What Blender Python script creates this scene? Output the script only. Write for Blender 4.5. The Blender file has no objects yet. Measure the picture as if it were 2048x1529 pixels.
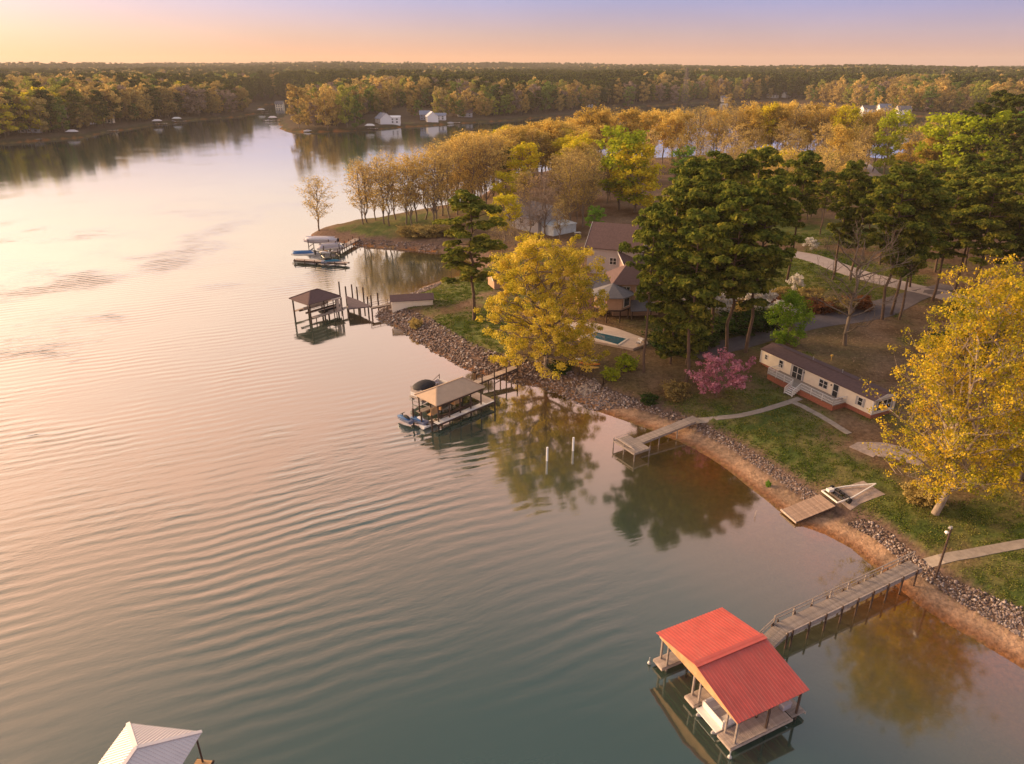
import bpy, math, random
import numpy as np
from mathutils import Vector, Matrix
random.seed(7); RNG = np.random.default_rng(7)
SC = bpy.context.scene; COL = SC.collection
R = math.radians
# ------------------------------------------------------------------ camera, sky, sun, exposure
CAM_H = 45.0
FPX = 1384.0
PITCH = math.atan((764.5 - 142) / FPX)
cd = bpy.data.cameras.new("camera"); cam = bpy.data.objects.new("camera", cd); COL.objects.link(cam)
cam.location = (0, 0, CAM_H); cam.rotation_euler = (R(90) - PITCH, 0, 0)
cd.sensor_width = 36; cd.lens = 36 * FPX / 2048; cd.clip_start = 0.5; cd.clip_end = 20000
SC.camera = cam
SC.view_settings.view_transform = 'Standard'; SC.view_settings.look = 'None'
SC.view_settings.exposure = 0.84; SC.view_settings.gamma = 1.0
try: SC.view_settings.use_curve_mapping = False
except Exception: pass
SC.cycles.max_bounces = 8; SC.cycles.transparent_max_bounces = 12
SC.cycles.diffuse_bounces = 3; SC.cycles.glossy_bounces = 3; SC.cycles.volume_bounces = 0
SC.cycles.sample_clamp_indirect = 4

SUN_EL, SUN_AZ = 15.0, -64.0          # azimuth from the view direction, negative is left
W = bpy.data.worlds.new("World"); SC.world = W; W.use_nodes = True
wt = W.node_tree; wt.nodes.clear()
def wn(t, **k):
    n = wt.nodes.new(t)
    for a, b in k.items(): setattr(n, a, b)
    return n
def wl(a, b): wt.links.new(a, b)
def wmath(op, a, b=None, c=None):
    n = wn('ShaderNodeMath', operation=op)
    for i, v in enumerate((a, b, c)):
        if v is None: continue
        if isinstance(v, (int, float)): n.inputs[i].default_value = v
        else: wl(v, n.inputs[i])
    return n.outputs[0]
def ramp(nt, fac, stops):
    n = nt.nodes.new('ShaderNodeValToRGB'); e = n.color_ramp.elements
    while len(e) < len(stops): e.new(0.5)
    for el, (p, c) in zip(e, stops):
        el.position = p; el.color = (c[0], c[1], c[2], 1)
    nt.links.new(fac, n.inputs[0]); return n.outputs[0]
tc = wn('ShaderNodeTexCoord'); sep = wn('ShaderNodeSeparateXYZ'); wl(tc.outputs['Generated'], sep.inputs[0])
elev = wmath('ARCSINE', sep.outputs[2])
ef = wmath('DIVIDE', elev, math.pi / 2)
ef = wmath('MAXIMUM', ef, 0.0)
ef = wmath('POWER', ef, 0.5)           # 1 deg -> .105, 5 -> .236, 15 -> .41, 30 -> .577
def eramp(stops): return ramp(wt, ef, [(math.sqrt(e / 90), c) for e, c in stops])
warm = eramp([(0, (.50, .20, .075)), (.9, (.54, .245, .125)), (2.4, (.40, .27, .25)), (5, (.21, .235, .42)),
              (9, (.62, .51, .45)), (13, (.86, .66, .52)), (21, (.80, .54, .43)), (29, (1.0, .54, .38)), (38, (.58, .37, .28)), (50, (.17, .215, .23)), (90, (.37, .42, .52))])
cool = eramp([(0, (.36, .20, .15)), (.9, (.35, .22, .20)), (2.4, (.28, .23, .31)), (5, (.13, .18, .40)),
              (9, (.30, .30, .42)), (13, (.44, .38, .42)), (21, (.50, .40, .42)), (29, (.60, .41, .38)), (38, (.38, .31, .33)), (50, (.20, .25, .29)), (90, (.37, .42, .52))])
sx, sy = math.sin(R(SUN_AZ)), math.cos(R(SUN_AZ))
dt = wmath('ADD', wmath('MULTIPLY', sep.outputs[0], sx), wmath('MULTIPLY', sep.outputs[1], sy))
az = wn('ShaderNodeMapRange'); az.interpolation_type = 'SMOOTHSTEP'
wl(dt, az.inputs[0]); az.inputs[1].default_value = -0.45; az.inputs[2].default_value = 0.75
mixn = wn('ShaderNodeMix', data_type='RGBA')
wl(az.outputs[0], mixn.inputs[0]); wl(cool, mixn.inputs[6]); wl(warm, mixn.inputs[7])
# soft high cloud streaks
mp = wn('ShaderNodeMapping'); mp.inputs['Scale'].default_value = (1.2, 1.2, 5.0); wl(tc.outputs['Generated'], mp.inputs[0])
nz = wn('ShaderNodeTexNoise'); nz.inputs['Scale'].default_value = 1.6; nz.inputs['Detail'].default_value = 3; wl(mp.outputs[0], nz.inputs[0])
clf = wmath('MULTIPLY_ADD', nz.outputs[0], 0.5, 0.76)
skyt = wn('ShaderNodeTexSky'); skyt.sky_type = 'NISHITA'; skyt.sun_disc = False
skyt.sun_elevation = R(SUN_EL); skyt.sun_rotation = R(SUN_AZ); skyt.dust_density = 3; skyt.air_density = 1.0
mulc = wn('ShaderNodeVectorMath', operation='SCALE'); wl(mixn.outputs[2], mulc.inputs[0]); wl(clf, mulc.inputs['Scale'])
# the aureole round the low sun, just outside the left edge
dsn = wn('ShaderNodeVectorMath', operation='DOT_PRODUCT'); wl(tc.outputs['Generated'], dsn.inputs[0])
dsn.inputs[1].default_value = (sx * math.cos(R(SUN_EL)), sy * math.cos(R(SUN_EL)), math.sin(R(SUN_EL)))
aur = wmath('MULTIPLY', wmath('POWER', wmath('MAXIMUM', dsn.outputs['Value'], 0.0), 5.0), .75)
auc = wn('ShaderNodeVectorMath', operation='SCALE'); auc.inputs[0].default_value = (1.0, .58, .28); wl(aur, auc.inputs['Scale'])
ada = wn('ShaderNodeVectorMath', operation='ADD'); wl(mulc.outputs[0], ada.inputs[0]); wl(auc.outputs[0], ada.inputs[1])
bg1 = wn('ShaderNodeBackground'); wl(ada.outputs[0], bg1.inputs[0]); bg1.inputs[1].default_value = 0.86
bg2 = wn('ShaderNodeBackground'); wl(skyt.outputs[0], bg2.inputs[0]); bg2.inputs[1].default_value = 0.01
ads = wn('ShaderNodeAddShader'); wl(bg1.outputs[0], ads.inputs[0]); wl(bg2.outputs[0], ads.inputs[1])
wo = wn('ShaderNodeOutputWorld'); wl(ads.outputs[0], wo.inputs[0])
sd_ = bpy.data.lights.new("sun", 'SUN'); sun = bpy.data.objects.new("sun", sd_); COL.objects.link(sun)
sd_.energy = 4.4; sd_.angle = R(22); sd_.color = (1.0, .66, .36)
sdir = Vector((sx * math.cos(R(SUN_EL)), sy * math.cos(R(SUN_EL)), math.sin(R(SUN_EL))))
sun.rotation_euler = sdir.to_track_quat('Z', 'Y').to_euler(); sun.location = (-60, 40, 60)

# ------------------------------------------------------------------ helpers
CP, SP = math.cos(PITCH), math.sin(PITCH)
def P(px, py, z=0.0):
    """photo pixel -> world point at height z (used to survey the place)"""
    u = (px - 1024) / FPX; v = -(py - 764.5) / FPX
    d = (u, CP + v * SP, -SP + v * CP); t = (z - CAM_H) / d[2]
    return Vector((u * t, d[1] * t, z))
def tag(o, label=None, cat=None, group=None, kind=None):
    if label: o['label'] = label
    if cat: o['category'] = cat
    if group: o['group'] = group
    if kind: o['kind'] = kind
    return o
def empty(name, loc, rz=0.0, label=None, cat=None, group=None):
    o = bpy.data.objects.new(name, None); COL.objects.link(o)
    o.location = loc; o.rotation_euler = (0, 0, rz); o.empty_display_size = 0.3
    return tag(o, label, cat, group)
def mesh_np(name, V, F, smooth=False):
    """V (n,3), F (m,k) equal-sided faces"""
    me = bpy.data.meshes.new(name); V = np.asarray(V, np.float32); F = np.asarray(F, np.int32)
    m, k = F.shape
    me.vertices.add(len(V)); me.vertices.foreach_set('co', V.ravel())
    me.loops.add(m * k); me.loops.foreach_set('vertex_index', F.ravel())
    me.polygons.add(m); me.polygons.foreach_set('loop_start', np.arange(0, m * k, k, dtype=np.int32))
    me.update(calc_edges=True)
    if smooth: me.polygons.foreach_set('use_smooth', np.ones(m, bool))
    return me
def link(name, me, mat=None, parent=None, loc=None, rot=None):
    o = bpy.data.objects.new(name, me); COL.objects.link(o)
    if mat is not None and len(me.materials) == 0: me.materials.append(mat)
    if parent is not None: o.parent = parent
    if loc is not None: o.location = loc
    if rot is not None: o.rotation_euler = rot
    return o
class MB:
    def __init__(s): s.v = []; s.f = []
    def add(s, V, F):
        b = len(s.v); s.v += [tuple(v) for v in V]; s.f += [tuple(i + b for i in f) for f in F]; return s
    def box(s, c, d, rz=0.0, M=None):
        x, y, z = d[0] / 2, d[1] / 2, d[2] / 2
        V = [(-x,-y,-z),(x,-y,-z),(x,y,-z),(-x,y,-z),(-x,-y,z),(x,-y,z),(x,y,z),(-x,y,z)]
        ca, sa = math.cos(rz), math.sin(rz)
        V = [(a * ca - b * sa + c[0], a * sa + b * ca + c[1], q + c[2]) for a, b, q in V]
        return s.add(V, [(0,3,2,1),(4,5,6,7),(0,1,5,4),(1,2,6,5),(2,3,7,6),(3,0,4,7)])
    def beam(s, a, b, w, h):
        a = Vector(a); b = Vector(b); d = (b - a).normalized()
        up = Vector((0, 0, 1)) if abs(d.z) < .95 else Vector((1, 0, 0))
        sd = d.cross(up).normalized() * (w / 2); u = sd.cross(d).normalized() * (h / 2)
        V = [p + k * sd + l * u for p in (a, b) for k, l in ((-1,-1),(1,-1),(1,1),(-1,1))]
        return s.add(V, [(0,1,2,3),(7,6,5,4),(0,4,5,1),(1,5,6,2),(2,6,7,3),(3,7,4,0)])
    def tube(s, a, b, r0, r1=None, n=8, cap=True):
        r1 = r0 if r1 is None else r1
        a = Vector(a); b = Vector(b); d = (b - a).normalized()
        up = Vector((0, 0, 1)) if abs(d.z) < .9 else Vector((1, 0, 0))
        x = d.cross(up).normalized(); y = x.cross(d)
        V = []
        for p, r in ((a, r0), (b, r1)):
            for i in range(n):
                t = 2 * math.pi * i / n; V.append(p + x * (r * math.cos(t)) + y * (r * math.sin(t)))
        F = [(i, (i + 1) % n, n + (i + 1) % n, n + i) for i in range(n)]
        if cap: F += [tuple(range(n))[::-1], tuple(range(n, 2 * n))]
        return s.add(V, F)
    def poly(s, pts, z0, z1):
        """vertical prism from an xy outline"""
        n = len(pts); V = [(x, y, z0) for x, y in pts] + [(x, y, z1) for x, y in pts]
        return s.add(V, [tuple(range(n))[::-1], tuple(range(n, 2*n))] + [(i, (i+1) % n, n + (i+1) % n, n + i) for i in range(n)])
    def slab(s, pts, t):
        """sheet through 3-D points, thickness t downward"""
        n = len(pts); V = [tuple(p) for p in pts] + [(p[0], p[1], p[2] - t) for p in pts]
        return s.add(V, [tuple(range(n)), tuple(range(n, 2*n))[::-1]] + [(i, n + i, n + (i+1) % n, (i+1) % n) for i in range(n)])
    def loft(s, rings, closed=True, cap=True):
        n = len(rings[0]); V = [p for r in rings for p in r]; F = []
        for j in range(len(rings) - 1):
            for i in range(n if closed else n - 1):
                a = j * n + i; b = j * n + (i + 1) % n; F.append((a, b, b + n, a + n))
        if cap: F += [tuple(range(n))[::-1], tuple(range((len(rings)-1) * n, len(rings) * n))]
        return s.add(V, F)
    def mesh(s, name, smooth=False):
        me = bpy.data.meshes.new(name); me.from_pydata(s.v, [], s.f)
        import bmesh
        bm = bmesh.new(); bm.from_mesh(me); bmesh.ops.recalc_face_normals(bm, faces=bm.faces); bm.to_mesh(me); bm.free()
        if smooth:
            me.polygons.foreach_set('use_smooth', np.ones(len(me.polygons), bool))
        return me
    def build(s, name, mat, parent=None, smooth=False):
        return link(name, s.mesh(name, smooth), mat, parent)

# ---- materials
def newmat(name):
    m = bpy.data.materials.new(name); m.use_nodes = True; nt = m.node_tree
    return m, nt, nt.nodes['Principled BSDF']
def mat(name, c, rough=.8, metal=0.0, var=.25, scale=2.0, bump=.0, spec=.3, stretch=(1,1,1), objvar=0.0, bscale=None):
    m, nt, b = newmat(name)
    tc = nt.nodes.new('ShaderNodeTexCoord'); mp = nt.nodes.new('ShaderNodeMapping'); mp.inputs['Scale'].default_value = stretch
    nt.links.new(tc.outputs['Object'], mp.inputs[0])
    n = nt.nodes.new('ShaderNodeTexNoise'); n.inputs['Scale'].default_value = scale; n.inputs['Detail'].default_value = 6
    n.inputs['Roughness'].default_value = .65
    nt.links.new(mp.outputs[0], n.inputs[0])
    lo = [x * (1 - var) for x in c]; hi = [min(.95, x * (1 + var)) for x in c]
    col = ramp(nt, n.outputs[0], [(.3, lo), (.7, hi)])
    if objvar:
        oi = nt.nodes.new('ShaderNodeObjectInfo'); mr = nt.nodes.new('ShaderNodeMapRange')
        nt.links.new(oi.outputs['Random'], mr.inputs[0]); mr.inputs[3].default_value = 1 - objvar; mr.inputs[4].default_value = 1 + objvar
        hv = nt.nodes.new('ShaderNodeVectorMath'); hv.operation = 'SCALE'
        nt.links.new(col, hv.inputs[0]); nt.links.new(mr.outputs[0], hv.inputs['Scale']); col = hv.outputs[0]
    nt.links.new(col, b.inputs['Base Color'])
    b.inputs['Roughness'].default_value = rough; b.inputs['Metallic'].default_value = metal
    b.inputs['Specular IOR Level'].default_value = spec
    if bump:
        n2 = nt.nodes.new('ShaderNodeTexNoise'); n2.inputs['Scale'].default_value = bscale or scale * 4; n2.inputs['Detail'].default_value = 4
        nt.links.new(mp.outputs[0], n2.inputs[0])
        bp = nt.nodes.new('ShaderNodeBump'); bp.inputs['Strength'].default_value = .6; bp.inputs['Distance'].default_value = bump
        nt.links.new(n2.outputs[0], bp.inputs['Height']); nt.links.new(bp.outputs[0], b.inputs['Normal'])
    return m
# ---- numpy value noise
_tab = np.random.default_rng(3).random((256, 256))
def vnoise(x, y, s, off=0):
    x = np.asarray(x, float) / s + off * 17.3 + 1000; y = np.asarray(y, float) / s + off * 9.1 + 1000
    xi = np.floor(x).astype(int); yi = np.floor(y).astype(int); fx = x - xi; fy = y - yi
    fx = fx * fx * (3 - 2 * fx); fy = fy * fy * (3 - 2 * fy)
    a = _tab[xi % 256, yi % 256]; b = _tab[(xi+1) % 256, yi % 256]; c = _tab[xi % 256, (yi+1) % 256]; d = _tab[(xi+1) % 256, (yi+1) % 256]
    return (a * (1-fx) + b * fx) * (1-fy) + (c * (1-fx) + d * fx) * fy
def fbm(x, y, s, o=4, off=0):
    t = 0; a = 1; w = 0
    for i in range(o):
        t = t + a * vnoise(x, y, s / 2**i, off + i); w += a; a *= .55
    return t / w
def sstep(a, b, x):
    t = np.clip((np.asarray(x, float) - a) / (b - a), 0, 1); return t * t * (3 - 2 * t)
# ------------------------------------------------------------------ the lake outline and the terrain
_lake_px = [(2600,1640),(2300,1470),(2150,1395),(2048,1340),(1980,1300),(1900,1252),(1840,1212),(1800,1180),(1752,1140),(1700,1095),(1650,1070),(1600,1052),
 (1560,1022),(1520,990),(1480,960),(1440,930),(1400,905),(1360,884),(1310,862),(1250,842),(1200,825),(1150,803),(1100,783),(1062,771),(1028,766),
 (985,755),(943,743),(906,725),(872,706),(840,688),(812,668),(790,655),(765,643),(753,632),(762,620),(780,610),(812,596),(835,585),
 (850,574),(870,566),(905,558),(935,548),(950,535),(940,520),(912,510),(880,504),(800,499),(720,492),(665,483),(628,475),(620,469),(632,464),
 (660,456),(700,448),(750,440),(800,431),(850,423),(900,413),(950,398),(990,374),(1040,356),(1120,342),(1230,328),(1320,320),(1450,312),(1580,308),(1700,312),
 (1760,322),(1800,310),(1850,300),(2048,288),(2600,270),(3200,262),
 (3200,232),(2600,232),(2048,236),(1800,233),(1740,226),(1650,214),(1560,207),(1400,206),(1250,216),(1120,233),(1000,243),(920,248),(860,252),(800,256),(740,260),(680,263),(620,265),
 (582,264),(568,258),(564,248),(568,238),(590,224),(600,214),(570,208),(535,210),(520,218),(524,226),(500,232),(450,237),(400,240),(340,246),(300,250),
 (260,257),(235,262),(200,266),(160,275),(100,279),(50,284),(0,289),(-200,298),(-500,318),(-1000,350)]
LAKE = [tuple(P(a, b, 0)[:2]) for a, b in _lake_px] + [(-1100, 200), (-1100, -400), (160, -400), (90, -60)]
LK = np.array(LAKE)
def seg_dist(x, y, A, closed=True):
    B = np.roll(A, -1, 0) if closed else A[1:]
    if not closed: A = A[:-1]
    d = np.full(x.shape, 1e18)
    for (ax, ay), (bx, by) in zip(A, B):
        ex, ey = bx - ax, by - ay; L = ex*ex + ey*ey + 1e-9
        t = np.clip(((x - ax) * ex + (y - ay) * ey) / L, 0, 1)
        q = (x - ax - t * ex)**2 + (y - ay - t * ey)**2
        np.minimum(d, q, out=d)
    return np.sqrt(d)
def inside(x, y, A):
    r = np.zeros(x.shape, bool); B = np.roll(A, -1, 0)
    for (ax, ay), (bx, by) in zip(A, B):
        if ay == by: continue
        c = ((ay > y) != (by > y)) & (x < (bx - ax) * (y - ay) / (by - ay) + ax); r ^= c
    return r
def shore(x, y):
    """signed distance to the waterline, positive on land"""
    x = np.atleast_1d(np.asarray(x, float)); y = np.atleast_1d(np.asarray(y, float))
    D = np.hypot(x, y); am = np.clip(D / 90, .5, 6)
    xs = x + (fbm(x, y, 9, 3, 1) - .5) * am * 1.2 + (fbm(x, y, 60, 2, 2) - .5) * np.clip(D - 200, 0, 300) / 300 * 20
    ys = y + (fbm(x, y, 9, 3, 5) - .5) * am * 1.2
    return seg_dist(xs, ys, LK) * np.where(inside(xs, ys, LK), -1, 1)
def height(x, y, sd=None):
    x = np.atleast_1d(np.asarray(x, float)); y = np.atleast_1d(np.asarray(y, float))
    if sd is None: sd = shore(x, y)
    D = np.hypot(x, y)
    beach = sstep(101, 92, y) * (x > 0)
    steep = np.interp(sd, [-60, -25, -8, -2, 0, 1.5, 5, 7, 30, 150], [-7, -4.0, -1.6, -.5, -.0, .7, 2.0, 2.25, 3.2, 5.5])
    flat = np.interp(sd, [-60, -22, -12, -5, 0, 2, 3.6, 6.0, 8, 30, 150], [-7, -2.6, -1.1, -.42, -.0, .22, .5, 1.55, 1.8, 2.8, 6.0])
    h = steep * (1 - beach) + flat * beach
    # low clay bank of the point with the row of bare trees
    land = sstep(2, 14, sd)
    h = h + land * (fbm(x, y, 22, 3, 3) - .5) * 1.0 + sstep(6, 14, sd) * (fbm(x, y, 3, 2, 8) - .5) * .12
    far = sstep(700, 3400, y) * 13 + sstep(3000, 5200, y) * 10
    hills = (fbm(x, y, 1100, 3, 6) - .48) * 56 * sstep(1100, 3000, y) + (fbm(x, y, 260, 2, 7) - .5) * 9 * sstep(560, 1200, y)
    return h + sstep(0, 60, sd) * (far + hills) + 4.5 * sstep(20, 110, sd) * sstep(380, 560, y)
def ht(x, y): return float(height(x, y)[0])
def G(px, py, dz=0.0):
    """photo pixel -> point on the ground"""
    z = 2.0
    for _ in range(8):
        p = P(px, py, z); z = .5 * z + .5 * max(ht(p.x, p.y), 0)
    p = P(px, py, z); return Vector((p.x, p.y, max(ht(p.x, p.y), 0) + dz))
NR, NC = 640, 560
ry = -25 + 15 * np.exp(np.linspace(0, math.log(7000 / 15), NR))
ct = np.tan(np.linspace(-1.02, 1.02, NC)) ; ct = np.sign(ct) * np.abs(ct)
GX = ct[None, :] * (ry[:, None] + 25); GY = np.repeat(ry[:, None], NC, 1)
SDG = shore(GX.ravel(), GY.ravel()).reshape(GX.shape)
HG = height(GX.ravel(), GY.ravel(), SDG.ravel()).reshape(GX.shape)
# survey of what grows where: (pixel x, pixel y, radius m, strength)
GREEN = [(1250,870,10,.8),(1400,850,13,1),(1480,880,14,1),(1560,900,13,1.1),(1640,930,11,1),(1700,960,9,.8),(1540,790,9,.8),(1480,750,8,.5),(1600,850,9,1.1),(1740,840,9,.6),
 (1760,1010,7,.8),(1850,1050,7,1),(1930,1060,8,1),(2020,1040,8,.7),(1930,1160,8,.9),(2000,1190,8,1.2),(2048,1120,8,1),(2100,1200,10,1.2),(1880,1190,5,.7),
 (660,470,10,1.2),(710,462,14,1.4),(770,455,16,1.4),(820,445,16,1.4),(860,435,16,1.2),(900,440,14,.9),(740,472,12,1.2),
 (870,590,10,1.3),(900,575,9,1.2),(940,575,10,1.2),(890,650,8,1.5),(930,670,8,1.5),(970,690,7,1.5),(960,640,10,1.1),(1000,700,6,1.2),(1000,600,9,1),(1040,530,9,1.3),(1020,545,8,1.3),
 (1480,560,22,1.2),(1540,560,22,1.4),(1620,550,20,1.4),(1660,570,16,1.4),(1720,590,12,1.3),(1820,590,10,1.2),(1650,480,22,1.2),(1560,470,20,1),(1720,500,16,1),(1460,650,10,1.2),(1380,670,8,1.2),(1540,640,7,1),(1420,560,14,1),
 (860,245,40,1.1),(800,250,40,1.1),(930,246,30,.9),(1750,350,26,1.2),(1700,420,20,.8),(1850,640,8,.3),(1350,960,3,.3)]
gm = fbm(GX, GY, 7, 4, 11)
GR = np.zeros_like(GX)
for px, py, r, s in GREEN:
    c = P(px, py, 2.5 if py > 300 else 5)
    q = ((GX - c.x)**2 + (GY - c.y)**2) / (r * r); GR = np.maximum(GR, s * np.exp(-q * 1.1))
gm2 = fbm(GX, GY, 2.6, 4, 19)
GR = np.clip(GR * 1.45 + (gm - .5) * 2.2 + (gm2 - .5) * 1.9 - .50, 0, 1)
def lerp(a, b, t): return a * (1 - t[..., None]) + b * t[..., None]
C = lambda *c: np.array(c, float)
brown = lerp(C(.125, .072, .040), C(.21, .135, .085), sstep(.3, .7, fbm(GX, GY, 5, 4, 12)))
brown = lerp(brown, C(.12, .10, .038), sstep(.45, .7, fbm(GX, GY, 16, 3, 13)) * .55)
green = lerp(C(.058, .085, .018), C(.13, .145, .036), sstep(.3, .7, fbm(GX, GY, 4, 3, 14)))
CL = lerp(brown, green, GR)
dryg = sstep(.5, .68, fbm(GX, GY, 2.2, 3, 21)) * GR * .5
CL = lerp(CL, C(.20, .155, .06), dryg)
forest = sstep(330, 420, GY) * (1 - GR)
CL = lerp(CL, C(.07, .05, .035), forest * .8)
beach = sstep(101, 92, GY) * (GX > 0)
rockw = beach * sstep(2.9, 3.3, SDG) * sstep(6.0, 5.2, SDG)
CL = lerp(CL, C(.13, .085, .065), rockw)
sandw = beach * sstep(3.5, 2.9, SDG + (gm - .5) * .8)
sand = lerp(C(.40, .25, .155), C(.25, .165, .11), sstep(.35, .65, fbm(GX, GY, 3, 3, 15)))
sand = lerp(sand, C(.28, .13, .065), sstep(1.8, .5, SDG))
CL = lerp(CL, sand, sandw)
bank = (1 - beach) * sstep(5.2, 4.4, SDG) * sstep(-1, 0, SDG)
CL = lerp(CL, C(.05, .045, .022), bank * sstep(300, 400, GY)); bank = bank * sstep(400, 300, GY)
CL = lerp(CL, C(.15, .095, .07), bank)
clay = lerp(C(.30, .115, .028), C(.16, .12, .04), sstep(.35, .62, fbm(GX, GY, 6, 3, 17)))
clay = lerp(clay, C(.10, .11, .05), sstep(-6, -16, SDG))
CL = lerp(CL, clay, sstep(.25, -.25, SDG))
dark = sstep(.62, .2, np.abs(SDG - .45)) * beach * .55
CL = lerp(CL, C(.13, .065, .035), dark)
idx = np.arange(NR * NC).reshape(NR, NC)
FQ = np.stack([idx[:-1, :-1], idx[:-1, 1:], idx[1:, 1:], idx[1:, :-1]], -1).reshape(-1, 4)
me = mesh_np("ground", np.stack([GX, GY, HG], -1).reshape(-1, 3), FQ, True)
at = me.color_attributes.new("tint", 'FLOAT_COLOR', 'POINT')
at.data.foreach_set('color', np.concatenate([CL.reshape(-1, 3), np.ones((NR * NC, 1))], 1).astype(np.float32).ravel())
m, nt, b = newmat("ground_soil")
an = nt.nodes.new('ShaderNodeAttribute'); an.attribute_name = "tint"
gn = nt.nodes.new('ShaderNodeNewGeometry')
n1 = nt.nodes.new('ShaderNodeTexNoise'); n1.inputs['Scale'].default_value = 1.7; n1.inputs['Detail'].default_value = 8; n1.inputs['Roughness'].default_value = .75
nt.links.new(gn.outputs['Position'], n1.inputs[0])
mr = nt.nodes.new('ShaderNodeMapRange'); nt.links.new(n1.outputs[0], mr.inputs[0]); mr.inputs[1].default_value = .3; mr.inputs[2].default_value = .7; mr.inputs[3].default_value = .45; mr.inputs[4].default_value = 1.6
vm = nt.nodes.new('ShaderNodeVectorMath'); vm.operation = 'SCALE'; nt.links.new(an.outputs['Color'], vm.inputs[0]); nt.links.new(mr.outputs[0], vm.inputs['Scale'])
nt.links.new(vm.outputs[0], b.inputs['Base Color']); b.inputs['Roughness'].default_value = .95; b.inputs['Specular IOR Level'].default_value = .1
bp = nt.nodes.new('ShaderNodeBump'); bp.inputs['Distance'].default_value = .15; bp.inputs['Strength'].default_value = .7
n2 = nt.nodes.new('ShaderNodeTexNoise'); n2.inputs['Scale'].default_value = 3.5; n2.inputs['Detail'].default_value = 5; nt.links.new(gn.outputs['Position'], n2.inputs[0])
nt.links.new(n2.outputs[0], bp.inputs['Height']); nt.links.new(bp.outputs[0], b.inputs['Normal'])
ground = link("ground", me, m); tag(ground, kind='structure')
# ---- water: same fan of quads, only where there is a lake
depth = np.clip(-HG, 0, 8)
wet = (HG < .35)
fm = wet[:-1, :-1] | wet[:-1, 1:] | wet[1:, 1:] | wet[1:, :-1]
WF = FQ[fm.ravel()]
used = np.unique(WF); rm = np.full(NR * NC, -1); rm[used] = np.arange(len(used))
WV = np.stack([GX, GY, np.zeros_like(GX)], -1).reshape(-1, 3)[used]
wme = mesh_np("water", WV, rm[WF], True)
def fattr(me, name, v):
    a = me.attributes.new(name, 'FLOAT', 'POINT'); a.data.foreach_set('value', np.asarray(v, np.float32).ravel())
calm = sstep(8, 34, -SDG) * (.35 + .65 * sstep(.35, .6, fbm(GX, GY, 26, 3, 31)))
calm = calm * (1 - .85 * sstep(10, 26, GX) * sstep(110, 80, GY))        # sheltered cove behind the boathouses
calm = np.maximum(calm, .05)
calm = calm * (1 - .90 * sstep(80, 300, GY)) * (1 - .65 * sstep(52, 36, GY)) * (.35 + .75 * sstep(12, -18, GX + .1 * (GY - 60)))
fattr(wme, "depth", depth.ravel()[used]); fattr(wme, "chop", calm.ravel()[used])
m = bpy.data.materials.new("lake_water"); m.use_nodes = True; nt = m.node_tree; nt.nodes.clear()
N = nt.nodes.new; L = nt.links.new
def mth(op, a, b=None, nt=nt):
    n = nt.nodes.new('ShaderNodeMath'); n.operation = op
    for i, v in enumerate((a, b)):
        if v is None: continue
        if isinstance(v, (int, float)): n.inputs[i].default_value = v
        else: nt.links.new(v, n.inputs[i])
    return n.outputs[0]
gp = N('ShaderNodeNewGeometry'); ad = N('ShaderNodeAttribute'); ad.attribute_name = 'depth'; ac = N('ShaderNodeAttribute'); ac.attribute_name = 'chop'
mp = N('ShaderNodeMapping'); mp.inputs['Rotation'].default_value = (0, 0, R(-24)); L(gp.outputs['Position'], mp.inputs[0])
# long wind-driven ripples
warp = N('ShaderNodeTexNoise'); warp.inputs['Scale'].default_value = .035; warp.inputs['Detail'].default_value = 2; L(gp.outputs['Position'], warp.inputs[0])
wv = N('ShaderNodeVectorMath'); wv.operation = 'SUBTRACT'; L(warp.outputs['Color'], wv.inputs[0]); wv.inputs[1].default_value = (.5, .5, .5)
ws = N('ShaderNodeVectorMath'); ws.operation = 'SCALE'; L(wv.outputs[0], ws.inputs[0]); ws.inputs['Scale'].default_value = 4.5
wa = N('ShaderNodeVectorMath'); wa.operation = 'ADD'; L(mp.outputs[0], wa.inputs[0]); L(ws.outputs[0], wa.inputs[1])
def aniso(sc, stx, det):
    m2 = N('ShaderNodeMapping'); m2.inputs['Scale'].default_value = (stx, 1, 1); L(wa.outputs[0], m2.inputs[0])
    n = N('ShaderNodeTexNoise'); n.inputs['Scale'].default_value = sc; n.inputs['Detail'].default_value = det; n.inputs['Roughness'].default_value = .5; L(m2.outputs[0], n.inputs[0]); return n.outputs[0]
wvt = N('ShaderNodeTexWave'); wvt.wave_type = 'BANDS'; wvt.bands_direction = 'Y'; wvt.wave_profile = 'SIN'
wvt.inputs['Scale'].default_value = .18; wvt.inputs['Distortion'].default_value = 1.5; wvt.inputs['Detail'].default_value = 2.5; wvt.inputs['Detail Scale'].default_value = 1.6; L(wa.outputs[0], wvt.inputs[0])
patch = N('ShaderNodeTexNoise'); patch.inputs['Scale'].default_value = .06; patch.inputs['Detail'].default_value = 3; L(gp.outputs['Position'], patch.inputs[0])
pm = N('ShaderNodeMapRange'); L(patch.outputs[0], pm.inputs[0]); pm.inputs[1].default_value = .38; pm.inputs[2].default_value = .62
big = mth('MULTIPLY', mth('MULTIPLY', wvt.outputs['Fac'], .082), pm.outputs[0])
med = mth('MULTIPLY', aniso(.85, .22, 4), .095)
sm = mth('MULTIPLY', aniso(2.4, .40, 4), .026)
hsum = mth('ADD', mth('ADD', big, med), sm)
hs = mth('MULTIPLY', hsum, ac.outputs['Fac'])
bp = N('ShaderNodeBump'); bp.inputs['Strength'].default_value = 1.0; bp.inputs['Distance'].default_value = 1.0; L(hs, bp.inputs['Height'])
lw = N('ShaderNodeLayerWeight'); lw.inputs[0].default_value = .5; L(bp.outputs[0], lw.inputs['Normal'])
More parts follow.
